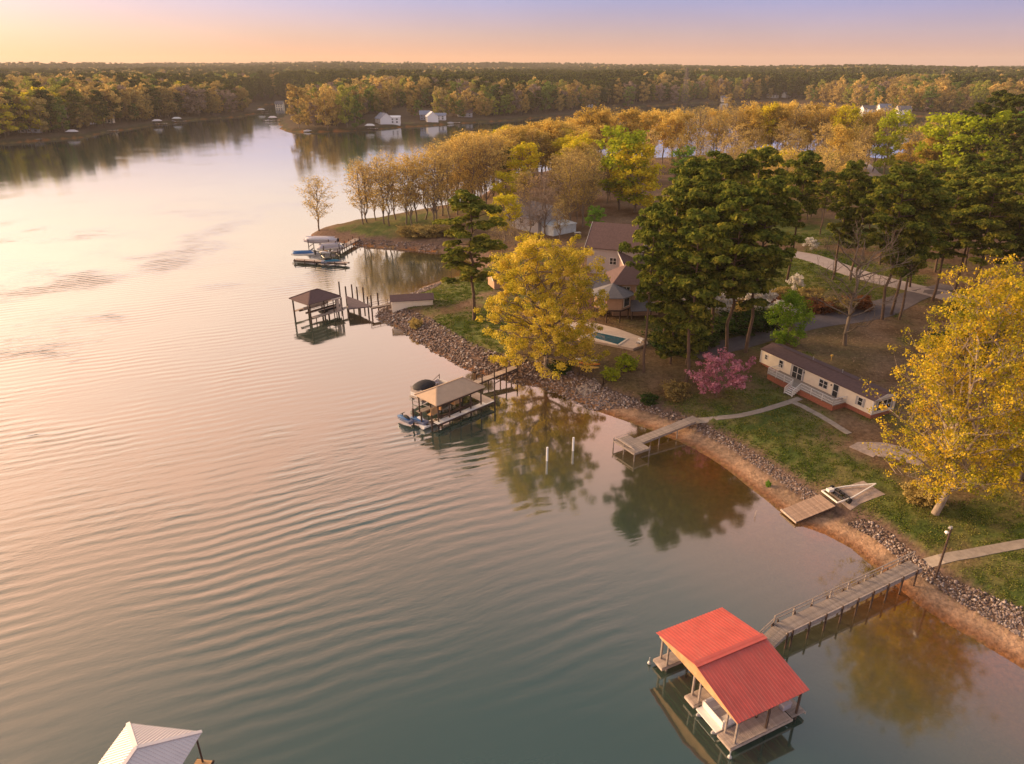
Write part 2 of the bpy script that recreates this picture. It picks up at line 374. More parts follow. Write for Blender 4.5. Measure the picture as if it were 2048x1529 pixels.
fr = mth('ADD', mth('MULTIPLY', mth('POWER', lw.outputs['Facing'], 1.55), .88), .045)
dcol = ramp(nt, mth('DIVIDE', ad.outputs['Fac'], 4.0), [(0, (.20, .105, .035)), (.22, (.085, .080, .040)), (.55, (.036, .064, .047)), (1, (.030, .057, .046))])
df = N('ShaderNodeBsdfDiffuse'); L(dcol, df.inputs[0])
trn = N('ShaderNodeBsdfTransparent'); trn.inputs[0].default_value = (.86, .80, .66, 1)
tf = mth('POWER', 2.718, mth('MULTIPLY', ad.outputs['Fac'], -1.5))
mx1 = N('ShaderNodeMixShader'); L(tf, mx1.inputs[0]); L(df.outputs[0], mx1.inputs[1]); L(trn.outputs[0], mx1.inputs[2])
gl = N('ShaderNodeBsdfGlossy'); gl.inputs['Roughness'].default_value = .07; gl.inputs['Color'].default_value = (1, 1, 1, 1); L(bp.outputs[0], gl.inputs['Normal'])
mx2 = N('ShaderNodeMixShader'); L(fr, mx2.inputs[0]); L(mx1.outputs[0], mx2.inputs[1]); L(gl.outputs[0], mx2.inputs[2])
mo = N('ShaderNodeOutputMaterial'); L(mx2.outputs[0], mo.inputs[0])
water = link("water", wme, m); tag(water, kind='structure')
# ------------------------------------------------------------------ trees and plants
def leafmat(name, c1, c2, c3=None, trans=.35, cl=.35, clscale=.35, osc=.12):
    """leaf colour: varies leaf by leaf, spray by spray and tree by tree"""
    m = bpy.data.materials.new(name); m.use_nodes = True; nt = m.node_tree; nt.nodes.clear(); N = nt.nodes.new; L = nt.links.new
    g = N('ShaderNodeNewGeometry'); oi = N('ShaderNodeObjectInfo'); tc = N('ShaderNodeTexCoord')
    n = N('ShaderNodeTexNoise'); n.inputs['Scale'].default_value = clscale; n.inputs['Detail'].default_value = 2; L(tc.outputs['Object'], n.inputs[0])
    a = mth('MULTIPLY', g.outputs['Random Per Island'], .5, nt)
    b = mth('MULTIPLY_ADD', n.outputs[0], cl * 3, nt); b.node.inputs[2].default_value = .25 - cl * 1.5
    o = mth('MULTIPLY_ADD', oi.outputs['Random'], osc * 2, nt); o.node.inputs[2].default_value = -osc
    f = mth('ADD', mth('ADD', a, b, nt), o, nt)
    st = [(0.1, c1), (.9, c2)] if c3 is None else [(0.1, c1), (.5, c2), (.9, c3)]
    col = ramp(nt, f, st)
    d = N('ShaderNodeBsdfDiffuse'); t = N('ShaderNodeBsdfTranslucent'); L(col, d.inputs[0]); L(col, t.inputs[0])
    mx = N('ShaderNodeMixShader'); mx.inputs[0].default_value = trans; L(d.outputs[0], mx.inputs[1]); L(t.outputs[0], mx.inputs[2])
    out = N('ShaderNodeOutputMaterial'); L(mx.outputs[0], out.inputs[0]); return m
M_BARK = mat("bark_grey", (.20, .155, .12), .95, var=.35, scale=3, stretch=(1, 1, .3), bump=.03)
M_BARKP = mat("bark_pine", (.13, .085, .06), .95, var=.35, scale=3, stretch=(1, 1, .3), bump=.03)
M_BARKL = mat("bark_light", (.30, .24, .19), .95, var=.3, scale=3, stretch=(1, 1, .3), bump=.03)
L_PINE = leafmat("needles", (.05, .078, .014), (.155, .185, .03), (.37, .33, .05), .4, .5, .55)
L_PINE_D = leafmat("needles_dark", (.03, .05, .014), (.09, .11, .022), (.19, .19, .035), .3, .45, .5)
L_YEL = leafmat("leaf_yellow", (.24, .23, .02), (.62, .49, .045), (.86, .66, .13), .42, .55)
L_YELG = leafmat("leaf_yellow_green", (.34, .33, .02), (.62, .54, .03), (.84, .64, .05), .42)
L_GOLD = leafmat("leaf_gold", (.34, .25, .06), (.64, .45, .10), (.80, .61, .16), .42, .3, .2, .3)
L_BUD = leafmat("leaf_bud", (.38, .28, .10), (.66, .48, .15), (.80, .60, .20), .42, .3, .2, .3)
L_LIME = leafmat("leaf_lime", (.19, .26, .015), (.36, .43, .025), (.54, .53, .04), .40)
L_GREEN = leafmat("leaf_green", (.08, .18, .02), (.17, .34, .035), (.30, .45, .05), .4)
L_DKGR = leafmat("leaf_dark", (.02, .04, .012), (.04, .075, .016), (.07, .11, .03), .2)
L_PINK = leafmat("blossom_pink", (.34, .12, .16), (.55, .22, .29), (.68, .34, .40), .3)
L_WHITE = leafmat("blossom_white", (.55, .50, .44), (.78, .74, .68), (.86, .82, .76), .3)
L_RED = leafmat("leaf_rust", (.12, .045, .02), (.22, .085, .035), (.30, .14, .06), .3)
L_TWIG = leafmat("twigs", (.18, .13, .10), (.30, .22, .17), (.40, .31, .23), .1, .3, .2, .2)
L_BROWN = leafmat("leaf_brown", (.26, .19, .07), (.42, .32, .11), (.54, .42, .15), .4, .3, .2, .25)

def rot_frames(n, rng, up=0.0):
    """random orthonormal pairs (u,v); up>0 turns faces towards the sky"""
    nrm = rng.normal(size=(n, 3)); nrm[:, 2] = np.abs(nrm[:, 2]) + up; nrm /= np.linalg.norm(nrm, axis=1)[:, None]
    a = rng.normal(size=(n, 3)); u = np.cross(nrm, a); u /= np.linalg.norm(u, axis=1)[:, None]
    return u, np.cross(nrm, u)
def frames(nrm, rng):
    nrm = nrm / (np.linalg.norm(nrm, axis=1)[:, None] + 1e-6); a = rng.normal(size=nrm.shape); u = np.cross(nrm, a); u /= np.linalg.norm(u, axis=1)[:, None] + 1e-6
    return u, np.cross(nrm, u)
def leaf_quads(Pt, size, rng, aspect=1.0, jit=.4, out=None, loose=.75):
    """leaf cards that face outwards from the spray they belong to, each tipped its own way"""
    n = len(Pt); nr = rng.normal(size=(n, 3)); nr /= np.linalg.norm(nr, axis=1)[:, None]; nr = nr * loose + out + np.array([0, 0, .3])
    u, v = frames(nr, rng); s = size * (1 + jit * (rng.random(n) * 2 - 1)); s = s[:, None]
    c = np.array([(-.5, -.25), (.15, -.5), (.5, .2), (-.15, .5)])
    V = np.concatenate([Pt + u * (cx * s) + v * (cy * s * aspect) for cx, cy in c], 1).reshape(-1, 3)
    return V, np.arange(n * 4).reshape(-1, 4)
def needles(Cn, rad, n, size, rng, flat=.6):
    """rounded tufts of narrow cards"""
    k = len(Cn); c = np.repeat(Cn, n, 0); r = np.repeat(rad, n)[:, None]
    d = rng.normal(size=(k * n, 3)); d /= np.linalg.norm(d, axis=1)[:, None]; d[:, 2] = np.where(d[:, 2] < -.2, -d[:, 2], d[:, 2])
    rr = (.62 + .42 * rng.random(k * n))[:, None]; p = c + d * r * rr * np.array([1, 1, flat])
    nr = rng.normal(size=d.shape); nr /= np.linalg.norm(nr, axis=1)[:, None]; u, v = frames(nr * .75 + d * np.array([1, 1, 1.3]) + np.array([0, 0, .25]), rng)
    s = size * (.7 + .7 * rng.random(k * n))[:, None]; w = .30
    V = np.concatenate([p - u * s * .5 - v * s * w * .6, p - u * s * .5 + v * s * w * .6, p + u * s * .5 + v * s * w, p + u * s * .5 - v * s * w], 1).reshape(-1, 3)
    return V, np.arange(k * n * 4).reshape(-1, 4)
def branch_poly(a, b, sag, rng, k=4, wob=.06):
    a = np.array(a, float); b = np.array(b, float); L = np.linalg.norm(b - a)
    pts = []
    for i in range(k + 1):
        t = i / k; p = a * (1 - t) + b * t; p[2] += sag * L * 4 * t * (1 - t) * .5
        if 0 < i < k: p += rng.normal(size=3) * L * wob
        pts.append(p)
    return pts
def tubes(mb, pts, r0, r1, n=5):
    k = len(pts) - 1
    for i in range(k):
        a = r0 + (r1 - r0) * i / k; b = r0 + (r1 - r0) * (i + 1) / k
        mb.tube(pts[i], pts[i+1], a, b, n, False)
def make_decid(seed, h=20., crown=(.3, 1.0), rx=5.0, limbs=12, subs=5, leaves=2500, ls=.4, clump=1.1, trunk_r=.28, forks=1, twigs=0, shape='round', lean=0.0, fill=1.0, aspect=.9, lowr=.5):
    """returns (trunk mesh, crown mesh)"""
    rng = np.random.default_rng(seed); mb = MB(); z0, z1 = h * crown[0], h * crown[1]
    tips = []; tw = []
    def env(z):
        t = (z - z0) / (z1 - z0)
        if shape == 'round': return rx * math.sqrt(max(.02, 1 - abs(2 * t - 1) ** 2.3))
        if shape == 'vase': return rx * (lowr + (1 - lowr) * min(1, t * 1.7)) * math.sqrt(max(.02, 1 - max(0, (t - .55) / .45) ** 2.2))
        if shape == 'egg': return rx * math.sqrt(max(.02, 1 - abs(1.55 * t - .62) ** 2.2)) if t < 1 else .1
        return rx * (1.02 - t) ** .75
    base = [np.array([0., 0, 0])]
    top = np.array([lean * h + rng.normal() * .4, rng.normal() * .4, h * .93])
    tr = branch_poly((0, 0, -.4), top, 0, rng, 7, .012)
    for fk in range(forks):
        if fk == 0: stem = tr; tubes(mb, stem, trunk_r, .04, 7)
        else:
            ang = rng.random() * 6.3; i0 = 1 + rng.integers(0, 2)
            e = np.array([math.cos(ang) * rx * .45, math.sin(ang) * rx * .45, h * (.8 + .12 * rng.random())])
            stem = branch_poly(tr[i0], e, -.12, rng, 6, .02); tubes(mb, stem, trunk_r * .62, .04, 6)
        nl = max(3, limbs // forks)
        for i in range(nl):
            t = (i + rng.random() * .7) / nl
            zc = z0 + (z1 - z0) * (t ** .85)
            zs = max(h * .12, zc - (z1 - z0) * (.10 + .18 * rng.random()) - (0.0 if shape != 'vase' else h * .1))
            q = min(len(stem) - 1.001, max(0, (zs - stem[0][2]) / (stem[-1][2] - stem[0][2]) * (len(stem) - 1))); j = int(q)
            s = stem[j] * (1 - (q - j)) + stem[j+1] * (q - j)
            a = i * 2.4 + fk * 1.1 + rng.random() * .8; rr = env(zc) * (.72 + .28 * rng.random())
            e = np.array([top[0] * zc / h + math.cos(a) * rr, math.sin(a) * rr, zc])
            L = np.linalg.norm(e - s); pl = branch_poly(s, e, .05, rng, 4, .03)
            r0 = min(trunk_r * .45, .03 + L * .016); tubes(mb, pl, r0, .02, 4); tips.append(e)
            for k in range(subs):
                q = .35 + .6 * (k + rng.random()) / subs; j = int(q * 4); p = pl[j] * (1 - (q * 4 - j)) + pl[min(4, j+1)] * (q * 4 - j)
                d = rng.normal(size=3); d[2] = abs(d[2]) * .7 + .1; d += (e - s) / L * .6; d /= np.linalg.norm(d)
                e2 = p + d * L * (.28 + .25 * rng.random()); tubes(mb, [p, (p + e2) / 2 + rng.normal(size=3) * .08 * L * .3, e2], r0 * .4, .012, 3); tips.append(e2)
                for _ in range(twigs):
                    p3 = p + (e2 - p) * rng.random(); d3 = rng.normal(size=3); d3[2] = abs(d3[2]); d3 = d3 / np.linalg.norm(d3) * L * .2 + (e2 - p) * .3
                    mb.tube(p3, p3 + d3, .016, .006, 3, False); tw.append(p3 + d3)
    T = np.array(tips + tw)
    # clumps of leaves around twig ends
    per = max(4, int(leaves / len(T))); c = np.repeat(T, per, 0)
    cr = np.repeat(clump * (.65 + .7 * rng.random(len(T))), per)[:, None]
    d = rng.normal(size=c.shape); d /= np.linalg.norm(d, axis=1)[:, None]
    Pt = c + d * cr * (rng.random((len(c), 1)) ** .45) * np.array([1, 1, .72])
    V, F = leaf_quads(Pt, ls, rng, aspect, out=d)
    return mb.mesh("trunk", True), mesh_np("crown", V, F)
def make_pine(seed, h=24., c0=.42, rx=4.6, limbs=30, n=44, size=.42, tr=.26, tuft=.95, flat=.6, lean=0.0):
    rng = np.random.default_rng(seed); mb = MB(); Cn = []; Rd = []
    top = np.array([lean * h + rng.normal() * .5, rng.normal() * .5, h * .96]); tk = branch_poly((0, 0, -.4), top, 0, rng, 8, .006); tubes(mb, tk, tr, .05, 8)
    for i in range(limbs):
        t = (i + .6 * rng.random()) / limbs; zs = h * (c0 + (1 - c0) * t * .97)
        q = (zs + .4) / (tk[-1][2] + .4) * 8; j = min(7, int(q)); s = tk[j] + (tk[j+1] - tk[j]) * (q - j)
        rr = rx * (.42 + .58 * math.sin(min(1, (t * 1.5 + .12)) * math.pi / 2)) * math.sqrt(max(.03, 1 - max(0, (t - .42) / .58) ** 2.4)) * (.6 + .5 * rng.random())
        a = i * 2.4 + rng.random() * .9; e = s + np.array([math.cos(a) * rr, math.sin(a) * rr, rr * (.1 + .32 * rng.random())])
        pl = branch_poly(s, e, .03, rng, 3, .04); tubes(mb, pl, .05 + .012 * rr, .025, 4)
        k = 2 + int(rr / 1.15)
        for b in range(k):
            q = .35 + .65 * (b + .5 * rng.random()) / max(1, k - 1) if k > 1 else 1; p = s + (e - s) * min(1.06, q + .08)
            off = rng.normal(size=3) * .6 * tuft * np.array([1, 1, .35]); Cn.append(p + off); Rd.append(tuft * (.7 + .55 * rng.random()))
            if rng.random() < .5: mb.tube(p, p + off, .03, .015, 3, False)
    for b in range(5): Cn.append(top + rng.normal(size=3) * .7 * np.array([1, 1, .6])); Rd.append(tuft * .9)
    V, F = needles(np.array(Cn), np.array(Rd), n, size, rng, flat)
    return mb.mesh("trunk", True), mesh_np("crown", V, F)
def proto(tm, cm, bark, leaf):
    tm.materials.append(bark); cm.materials.append(leaf); return (tm, cm)
PINES = [proto(*make_pine(s, rx=r, limbs=l, c0=c, n=nn), M_BARKP, L_PINE) for s, r, l, c, nn in ((1, 4.6, 32, .34, 96), (2, 4.0, 28, .42, 92), (3, 5.2, 34, .36, 96), (4, 3.6, 30, .30, 92))]
PINES_D = [(t, c.copy()) for t, c in PINES[:2]]
for _, c in PINES_D: c.materials.clear(); c.materials.append(L_PINE_D)
def rematerial(pr, leaf):
    c = pr[1].copy(); c.materials.clear(); c.materials.append(leaf); return (pr[0], c)
BUDS = [proto(*make_decid(s, 22, (.30, 1), 4.6, 16, 7, 2600, .32, 1.0, .24, f, 3, 'vase'), M_BARK, L_BUD) for s, f in ((11, 1), (12, 2), (13, 2), (14, 3))]
GOLDS = [proto(*make_decid(s, 22, (.42, 1), 5.0, 15, 6, 4200, .46, 1.25, .26, f, 1, 'vase'), M_BARK, L_GOLD) for s, f in ((21, 2), (22, 3), (23, 1))]
YELS = [rematerial(g, L_YELG) for g in GOLDS[:2]]
LIMES = [proto(*make_decid(s, 18, (.10, 1), 5.0, 20, 6, 5200, .5, 1.3, .24, 2, 0, 'egg'), M_BARK, L_LIME) for s in (31, 32)]
GREENS = [rematerial(g, L_GREEN) for g in LIMES]
BROWNS = [rematerial(g, L_BROWN) for g in BUDS[:2]]
TWIGS = [proto(*make_decid(s, 16, (.22, 1), 4.6, 14, 7, 2200, .3, .9, .2, 2, 4, 'vase', aspect=.35), M_BARK, L_TWIG) for s in (41, 42)]
# full but light crowns for the other shores
def far_tree(seed, leaf, shape='egg', pine=False):
    if pine:
        return proto(*make_pine(seed, h=22, c0=.3, rx=3.8, limbs=16, n=26, size=1.1, tuft=1.5), M_BARKP, leaf)
    return proto(*make_decid(seed, 20, (.12, 1), 5.2, 12, 4, 1500, .85, 1.6, .25, 1, 0, shape), M_BARK, leaf)
L_LIM2 = leafmat('leaf_lime_far', (.15, .17, .03), (.30, .32, .05), (.44, .42, .08), .35, .3, .2, .3); L_GRN2 = leafmat('leaf_green_far', (.07, .12, .025), (.15, .22, .04), (.25, .30, .06), .35, .3, .2, .3)
L_GLD2 = leafmat('leaf_gold_far', (.26, .18, .06), (.46, .33, .10), (.62, .46, .15), .35, .3, .2, .3)
FAR = {'g': far_tree(51, L_GLD2), 'l': far_tree(52, L_LIM2), 'n': far_tree(53, L_GRN2), 'b': far_tree(54, L_BUD, 'round'), 'w': far_tree(55, L_BROWN, 'round'), 'p': far_tree(56, L_PINE_D, pine=True), 't': far_tree(57, L_TWIG, 'round'), 'y': far_tree(58, L_YELG)}
_names = {}
def tree(pr, p, h, label, group=None, cat='tree', name='tree', native=None, rz=None, wid=1.0, sink=.15):
    """one tree: an empty at its foot with its own trunk and crown"""
    native = native or max(v[2] for v in (pr[1].get('bb') or [(0, 0, 22)]))
    s = h / native
    o = empty(name, (p[0], p[1], p[2] - sink), RNG.random() * 6.28 if rz is None else rz, label, cat, group)
    o.scale = (s * wid, s * wid, s)
    link('trunk', pr[0], None, o); link('crown', pr[1], None, o); return o
for pr in PINES + PINES_D + BUDS + GOLDS + YELS + LIMES + GREENS + BROWNS + TWIGS + list(FAR.values()):
    co = np.empty(len(pr[1].vertices) * 3, np.float32); pr[1].vertices.foreach_get('co', co); pr[1]['bb'] = [(0., 0., float(co[2::3].max()))]

TS = 'pine_tree'
# --- pines, surveyed by the foot of the trunk
def pine_at(px, py, h, label, k=0, wid=1.0, group=None, pr=None, name='pine_tree', rz=None):
    return tree(pr or PINES[k % 4], G(px, py), h, label, group, 'pine tree', name, wid=wid, rz=rz)
pine_at(948, 641, 24, "lone slim pine with a bare leaning trunk on the lawn behind the shed", 3, 1.45, rz=1.0)
pine_at(1288, 745, 26, "tall pine left of the pink redbud, standing beside the fence corner", 1, .85)
pine_at(1371, 765, 26, "tall pine with a thin pale trunk directly left of the pink redbud", 3, 1.1)
pine_at(1452, 716, 27, "tall pine whose straight bare trunk rises behind the pink redbud, beside the driveway", 2, 1.1)
pine_at(1491, 706, 28, "tall pine with a bare grey trunk between the pink redbud and the mobile home", 2, 1.0, rz=2)
pine_at(1418, 690, 27, "tall pine beside the driveway, its trunk left of the two bare grey trunks", 0, 1.1)
for i, (px, py, h, k) in enumerate([(1325,690,26,2),(1362,690,27,0),(1392,668,28,3),(1352,635,28,1),(1405,620,29,0),(1445,622,29,3),(1480,600,29,2),(1420,560,26,1),(1495,555,22,0),(1360,585,27,3)]):
    pine_at(px, py, h, "tall pine crowded in the dark pine grove between the pool house and the driveway", k, .95, "pines of the grove beside the pool house")
LOWP = [proto(*make_pine(s, rx=5.0, limbs=44, c0=.10, n=84, h=22), M_BARKP, L_PINE) for s in (5, 6)]
for pr in LOWP: pr[1]['bb'] = [(0, 0, 22.)]
pine_at(1340, 728, 18, "pine with foliage almost to the ground, in front of the grove near the fence", pr=LOWP[0])
pine_at(1372, 728, 17, "shorter pine leafy to the ground between the grove and the redbud", pr=LOWP[1])
pine_at(1574, 560, 27, "dark pine standing alone on the green lawn in front of the road", 1, 1.0)
pine_at(1665, 560, 25, "pine at the road, first to the right of the lone lawn pine", 3, .9)
pine_at(1765, 640, 27, "tall leaning pine, left of the pair on the brown ground near the driveway bend", 2, 1.05)
pine_at(1782, 630, 26, "tall pine close to the leaning pine at the driveway bend", 1, 1.0)
pine_at(1798, 640, 24, "slanting pine beside the upper driveway, just left of the big yellow tree", 0, .95)
for i, (px, py, h, k) in enumerate([(1700,560,24,3),(1820,575,24,2),(1865,600,25,0),(1905,590,25,1),(1945,610,26,2),(1990,600,26,3),(2040,610,27,0),(2090,600,27,1),(1870,545,24,1),(1930,540,25,2),(1985,545,25,0),(2045,545,26,3),(2110,540,26,2),(1760,530,22,1),(1820,520,24,0),(1890,500,25,3),(1960,495,25,1),(2030,490,26,2),(2100,495,26,0),(1730,500,20,2),(1640,470,19,1),(1690,450,20,3),(1780,455,20,0),(1600,450,20,2)]):
    pine_at(px, py, h - 2, "pine in the dense stand above the big yellow tree at the right edge", k, 1.12, "pines of the stand at the right edge")
for i, (px, py, h) in enumerate([(1920,395,30),(1955,375,34),(1990,385,33),(2030,390,32),(2060,370,32),(1900,360,25),(1985,430,27),(2040,440,28)]):
    pine_at(px, py, h, "dark conifer on the wooded rise at the upper right edge", i, 1.0, "dark conifers at the upper right edge", pr=PINES_D[i % 2], name='conifer_tree')
pine_at(1012, 398, 18, "small dark pine among the bare golden trees of the neck", 0, .9, pr=PINES_D[0])

# --- the two big yellow trees, each modelled on its own
yt = proto(*make_decid(101, 20, (.04, 1.0), 8.8, 60, 8, 66000, .21, .85, .42, 3, 0, 'egg'), M_BARK, L_YEL); yt[1]['bb'] = [(0, 0, 20.6)]
tree(yt, G(1092, 738), 20.5, "big round yellow tree between the stone bank and the pool house", cat='tree', name='yellow_tree', rz=.6, wid=1.03)
y2 = proto(*make_decid(102, 27, (.16, 1.0), 7.6, 60, 8, 44000, .21, .75, .46, 5, 3, 'egg', lean=.085), M_BARKL, leafmat("leaf_yellow_b", (.17, .19, .02), (.50, .40, .03), (.86, .58, .055), .42, .6)); y2[1]['bb'] = [(0, 0, 27.6)]
tree(y2, G(1868, 1028), 26, "big tall yellow tree with leaning trunk and pale branches, right of the mobile home", cat='tree', name='yellow_tree', rz=.1, wid=.95)
tree(rematerial(LIMES[0], L_YELG), G(2040, 960), 17, "yellow-green tree at the right edge, behind the big tall yellow tree", name='yellow_tree', wid=1.2)
tree(rematerial(LIMES[1], L_YELG), G(2070, 850), 20, "yellow-green tree cut by the right edge, farther back than the big tall yellow tree", name='yellow_tree', wid=1.2)

# --- bare and budding trees on the point
tree(BUDS[0], G(638, 462), 15.5, "lone round budding tree at the tip of the green point", native=22, name='budding_tree', wid=1.55)
pt = [(726,449,19),(735,446,20),(752,441,17),(768,448,21),(779,452,20),(792,440,21),(812,449,21),(824,452,20),(833,444,22),(850,440,22),(866,452,22),(872,446,23),(885,432,24),(900,438,24),(915,430,24),(930,424,25),(945,428,25),(958,418,25),(972,420,24),(905,422,23),(986,415,25),(940,410,25)]
for i, (px, py, h) in enumerate(pt):
    tree(BUDS[(i * 3) % 4], G(px, py), h, "bare-trunked budding tree in the row along the green point", "budding trees in the row along the point", name='budding_tree', wid=1.25)
for i in range(26):     # neck behind, golden
    t = i / 25; px = 930 + 230 * t + RNG.normal() * 8; py = 402 - 62 * t + RNG.normal() * 6
    tree((GOLDS + BUDS[1:3])[i % 5], G(px, py), 22 + 3 * RNG.random(), "golden budding tree on the neck of land behind the row on the point", "golden trees on the neck of land", name='golden_tree', wid=1.2)
for i in range(27):
    px = 1000 + 190 * RNG.random(); py = 350 + 70 * RNG.random()
    if 990 < px < 1110 and py > 375: py -= 40
    tree((GOLDS + YELS + BROWNS)[i % 7], G(px, py), 20 + 4 * RNG.random(), "golden or brown tree filling the neck above the grey-roofed house", "trees above the grey-roofed house", name='golden_tree', wid=1.15)
for i in range(46):     # strip along the back cove
    t = (i + RNG.random()) / 46; px = 1170 + 610 * t; py = 331 - 14 * math.sin(t * 3) + RNG.random() * 16 + 8 * t
    tree((GOLDS + BUDS + GOLDS + [YELS[0], LIMES[0], BROWNS[0]])[int(RNG.integers(0, 13))], G(px, py), 25 + 4 * RNG.random(), "golden budding tree in the long strip in front of the back cove", "golden trees of the strip by the back cove", name='golden_tree', wid=1.0)
for i, (px, py, h, kind) in enumerate([(1350,372,20,0),(1400,365,20,1),(1440,378,19,0),(1500,370,22,1),(1470,355,22,0),(1580,365,22,1),(1690,370,19,0),(1720,350,20,1),(1300,352,20,0),(1540,392,17,1),(1390,395,15,1),(1560,345,22,0),(1640,350,22,0),(1660,392,15,1)]):
    tree((BUDS[2], BROWNS[1])[kind], G(px, py), h, "bare brownish tree in the thin wood behind the pine grove", "bare trees in the thin wood behind the pines", name='bare_tree', wid=1.15)
for (px, py, h, pr, lab, nm) in [
    (1238,420,26,LIMES[0],"tall lime-green tree behind the brown-roofed house","lime_tree"),(1268,425,22,rematerial(LIMES[1], L_YELG),"yellow-green tree leaning against the tall lime-green one","lime_tree"),
    (1362,372,15,GREENS[0],"small bright green tree behind the pine grove","green_tree"),
    (1636,398,16,rematerial(LIMES[0], L_LIME),"yellow-green tree beside the curving far road","lime_tree"),
    (1868,385,27,LIMES[1],"tall lime tree, left of the two in front of the dark conifers","lime_tree"),(1930,395,28,LIMES[0],"broad lime tree, right of the two in front of the dark conifers","lime_tree"),
    (2010,330,25,GREENS[1],"bright green tree crowning the rise at the upper right edge","green_tree"),
    (1048,410,21,YELS[0],"yellow tree over the roof of the grey house","yellow_tree"),(1012,440,15,YELS[1],"yellow-green tree left of the grey house","yellow_tree"),
    (1090,470,19,TWIGS[0],"large grey bare tree in front of the grey house","bare_tree"),(1060,475,14,TWIGS[1],"bare tree with many stems beside the large grey bare tree","bare_tree"),
    (1002,545,13,rematerial(TWIGS[0], L_BROWN),"bare reddish many-stemmed tree above the small brown shed roof","bare_tree"),
    (1188,470,8,GREENS[0],"small dark green tree behind the brown-roofed house","green_tree"),
    (1030,492,13,TWIGS[0],"low grey bare tree left of the large grey bare tree","bare_tree"),(1048,452,17,BUDS[1],"budding tree right before the wall of the grey house","budding_tree"),(1120,482,12,BROWNS[1],"brown ivy-clad tree beside the white sun room","bare_tree"),(1010,500,15,YELS[0],"slim yellow-green tree at the left corner of the grey house","yellow_tree"),
    (1140,460,22,BROWNS[0],"tall thin bare tree right of the grey house","bare_tree"),(1165,455,22,BROWNS[1],"tall thin bare tree just left of the brown-roofed house","bare_tree"),
    (1178,420,20,BROWNS[0],"brown bare tree behind the two thin ones by the house","bare_tree"),
    (1662,395,13,BUDS[2],"pale tan tree glowing between the pines beside the road","bare_tree"),
    (1690,690,19,TWIGS[1],"leafless tree with wide bare limbs behind the mobile home","bare_tree"),
    (1572,690,9,LIMES[0],"round green bush-like tree at the left end of the mobile home","green_tree")]:
    if lab.startswith("round green"): pr = proto(*make_decid(88, 8.5, (.02, 1), 3.3, 26, 6, 9000, .24, .8, .12, 4, 0, 'round'), M_BARK, leafmat("leaf_fresh", (.08, .18, .015), (.20, .34, .03), (.34, .44, .05), .4)); pr[1]['bb'] = [(0, 0, 8.6)]
    if lab.startswith("leafless"): pr = proto(*make_decid(77, 17, (.30, 1), 6.5, 18, 7, 500, .12, .3, .26, 1, 3, 'vase', aspect=.3, lowr=.9), M_BARK, L_TWIG); pr[1]['bb'] = [(0, 0, 17.)]
    tree(pr, G(px, py), h, lab, name=nm, wid=1.25 if nm in ('lime_tree', 'yellow_tree') else (1.2 if 'bush' not in lab else .9))
for i in range(46):     # woods right of the cove and behind the road
    px = 1650 + 420 * RNG.random(); py = 335 + 55 * RNG.random()
    if 1715 < px < 1800: continue
    tree((BUDS + GOLDS + BROWNS)[i % 9], G(px, py), 17 + 7 * RNG.random(), "golden or brown tree in the wood at the right of the back cove", "trees in the wood right of the back cove", name='golden_tree', wid=1.15)
for i in range(34):     # thin wood behind the houses and the grove
    px, py = (1108 + 130 * RNG.random(), 392 + 55 * RNG.random()) if i < 16 else (1440 + 260 * RNG.random(), 392 + 60 * RNG.random())
    tree((BUDS + BROWNS + GOLDS[:1] + YELS[:1])[i % 8], G(px, py), 15 + 6 * RNG.random(), "thin spring tree in the open wood behind the houses and pines", "thin trees behind the houses and pines", name='bare_tree', wid=1.1)
# --- blossom and shrubs
def bushmesh(seed, rx, h, n, ls, leaf, stems=7, shape='egg', c0=.08, cl=.28):
    return proto(*make_decid(seed, h, (c0, 1), rx, 16, 4, n, ls, rx * cl, .07, stems, 1, shape), M_BARK, leaf)
rb = bushmesh(201, 3.6, 6.2, 3600, .26, L_PINK, 4, 'egg', .12, .17); rb[1]['bb'] = [(0, 0, 6.3)]
tree(rb, G(1432, 795), 6.4, "pink redbud in full blossom left of the mobile home", cat='redbud', name='redbud_tree', wid=1.05)
dg = bushmesh(202, 3.4, 5.5, 2600, .34, L_WHITE, 3, 'round', .35, .15); dg[1]['bb'] = [(0, 0, 5.6)]
for px, py, h, w, lab in [(1590,590,4.6,.75,"small white dogwood standing on the open green lawn"),(1515,632,6.2,1.2,"large white dogwood between the pine trunks and the round green tree"),(1562,650,5.0,1.1,"white dogwood touching the round green tree"),
    (1395,640,6.5,1.2,"white dogwood seen through the pines, left of the bare grey trunks"),(1440,640,5.5,1.1,"white dogwood directly behind the two bare grey pine trunks"),(1372,600,5,1,"white dogwood deep in the pine grove behind the pool house"),
    (1740,420,6,1,"white dogwood beside the far road among the pines"),(1620,505,4,1,"white dogwood along the road edge behind the lone lawn pine")]:
    tree(dg, G(px, py), h * .85, lab, cat='dogwood', name='dogwood_tree', wid=w * .9)
def shrub(px, py, h, w, leaf, lab, grp=None, seed=301, cat='shrub'):
    key = leaf.name
    if key not in _names: _names[key] = bushmesh(seed, 1.4, 1.8, 3000, .17, leaf, 6, 'round', .0); _names[key][1]['bb'] = [(0, 0, 2.1)]
    return tree(_names[key], G(px, py), h, lab, grp, cat, 'shrub', wid=w)
shrub(1222, 758, 1.9, 1.0, L_LIME, "round yellow-green shrub by the fence, left of the pair"); shrub(1252, 738, 2.3, 1.1, L_LIME, "round yellow-green shrub by the fence, right of the pair")
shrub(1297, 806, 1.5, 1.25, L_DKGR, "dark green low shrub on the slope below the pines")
shrub(1350, 795, 2.4, 1.3, L_BROWN, "thin brown shrub on the slope left of the redbud")
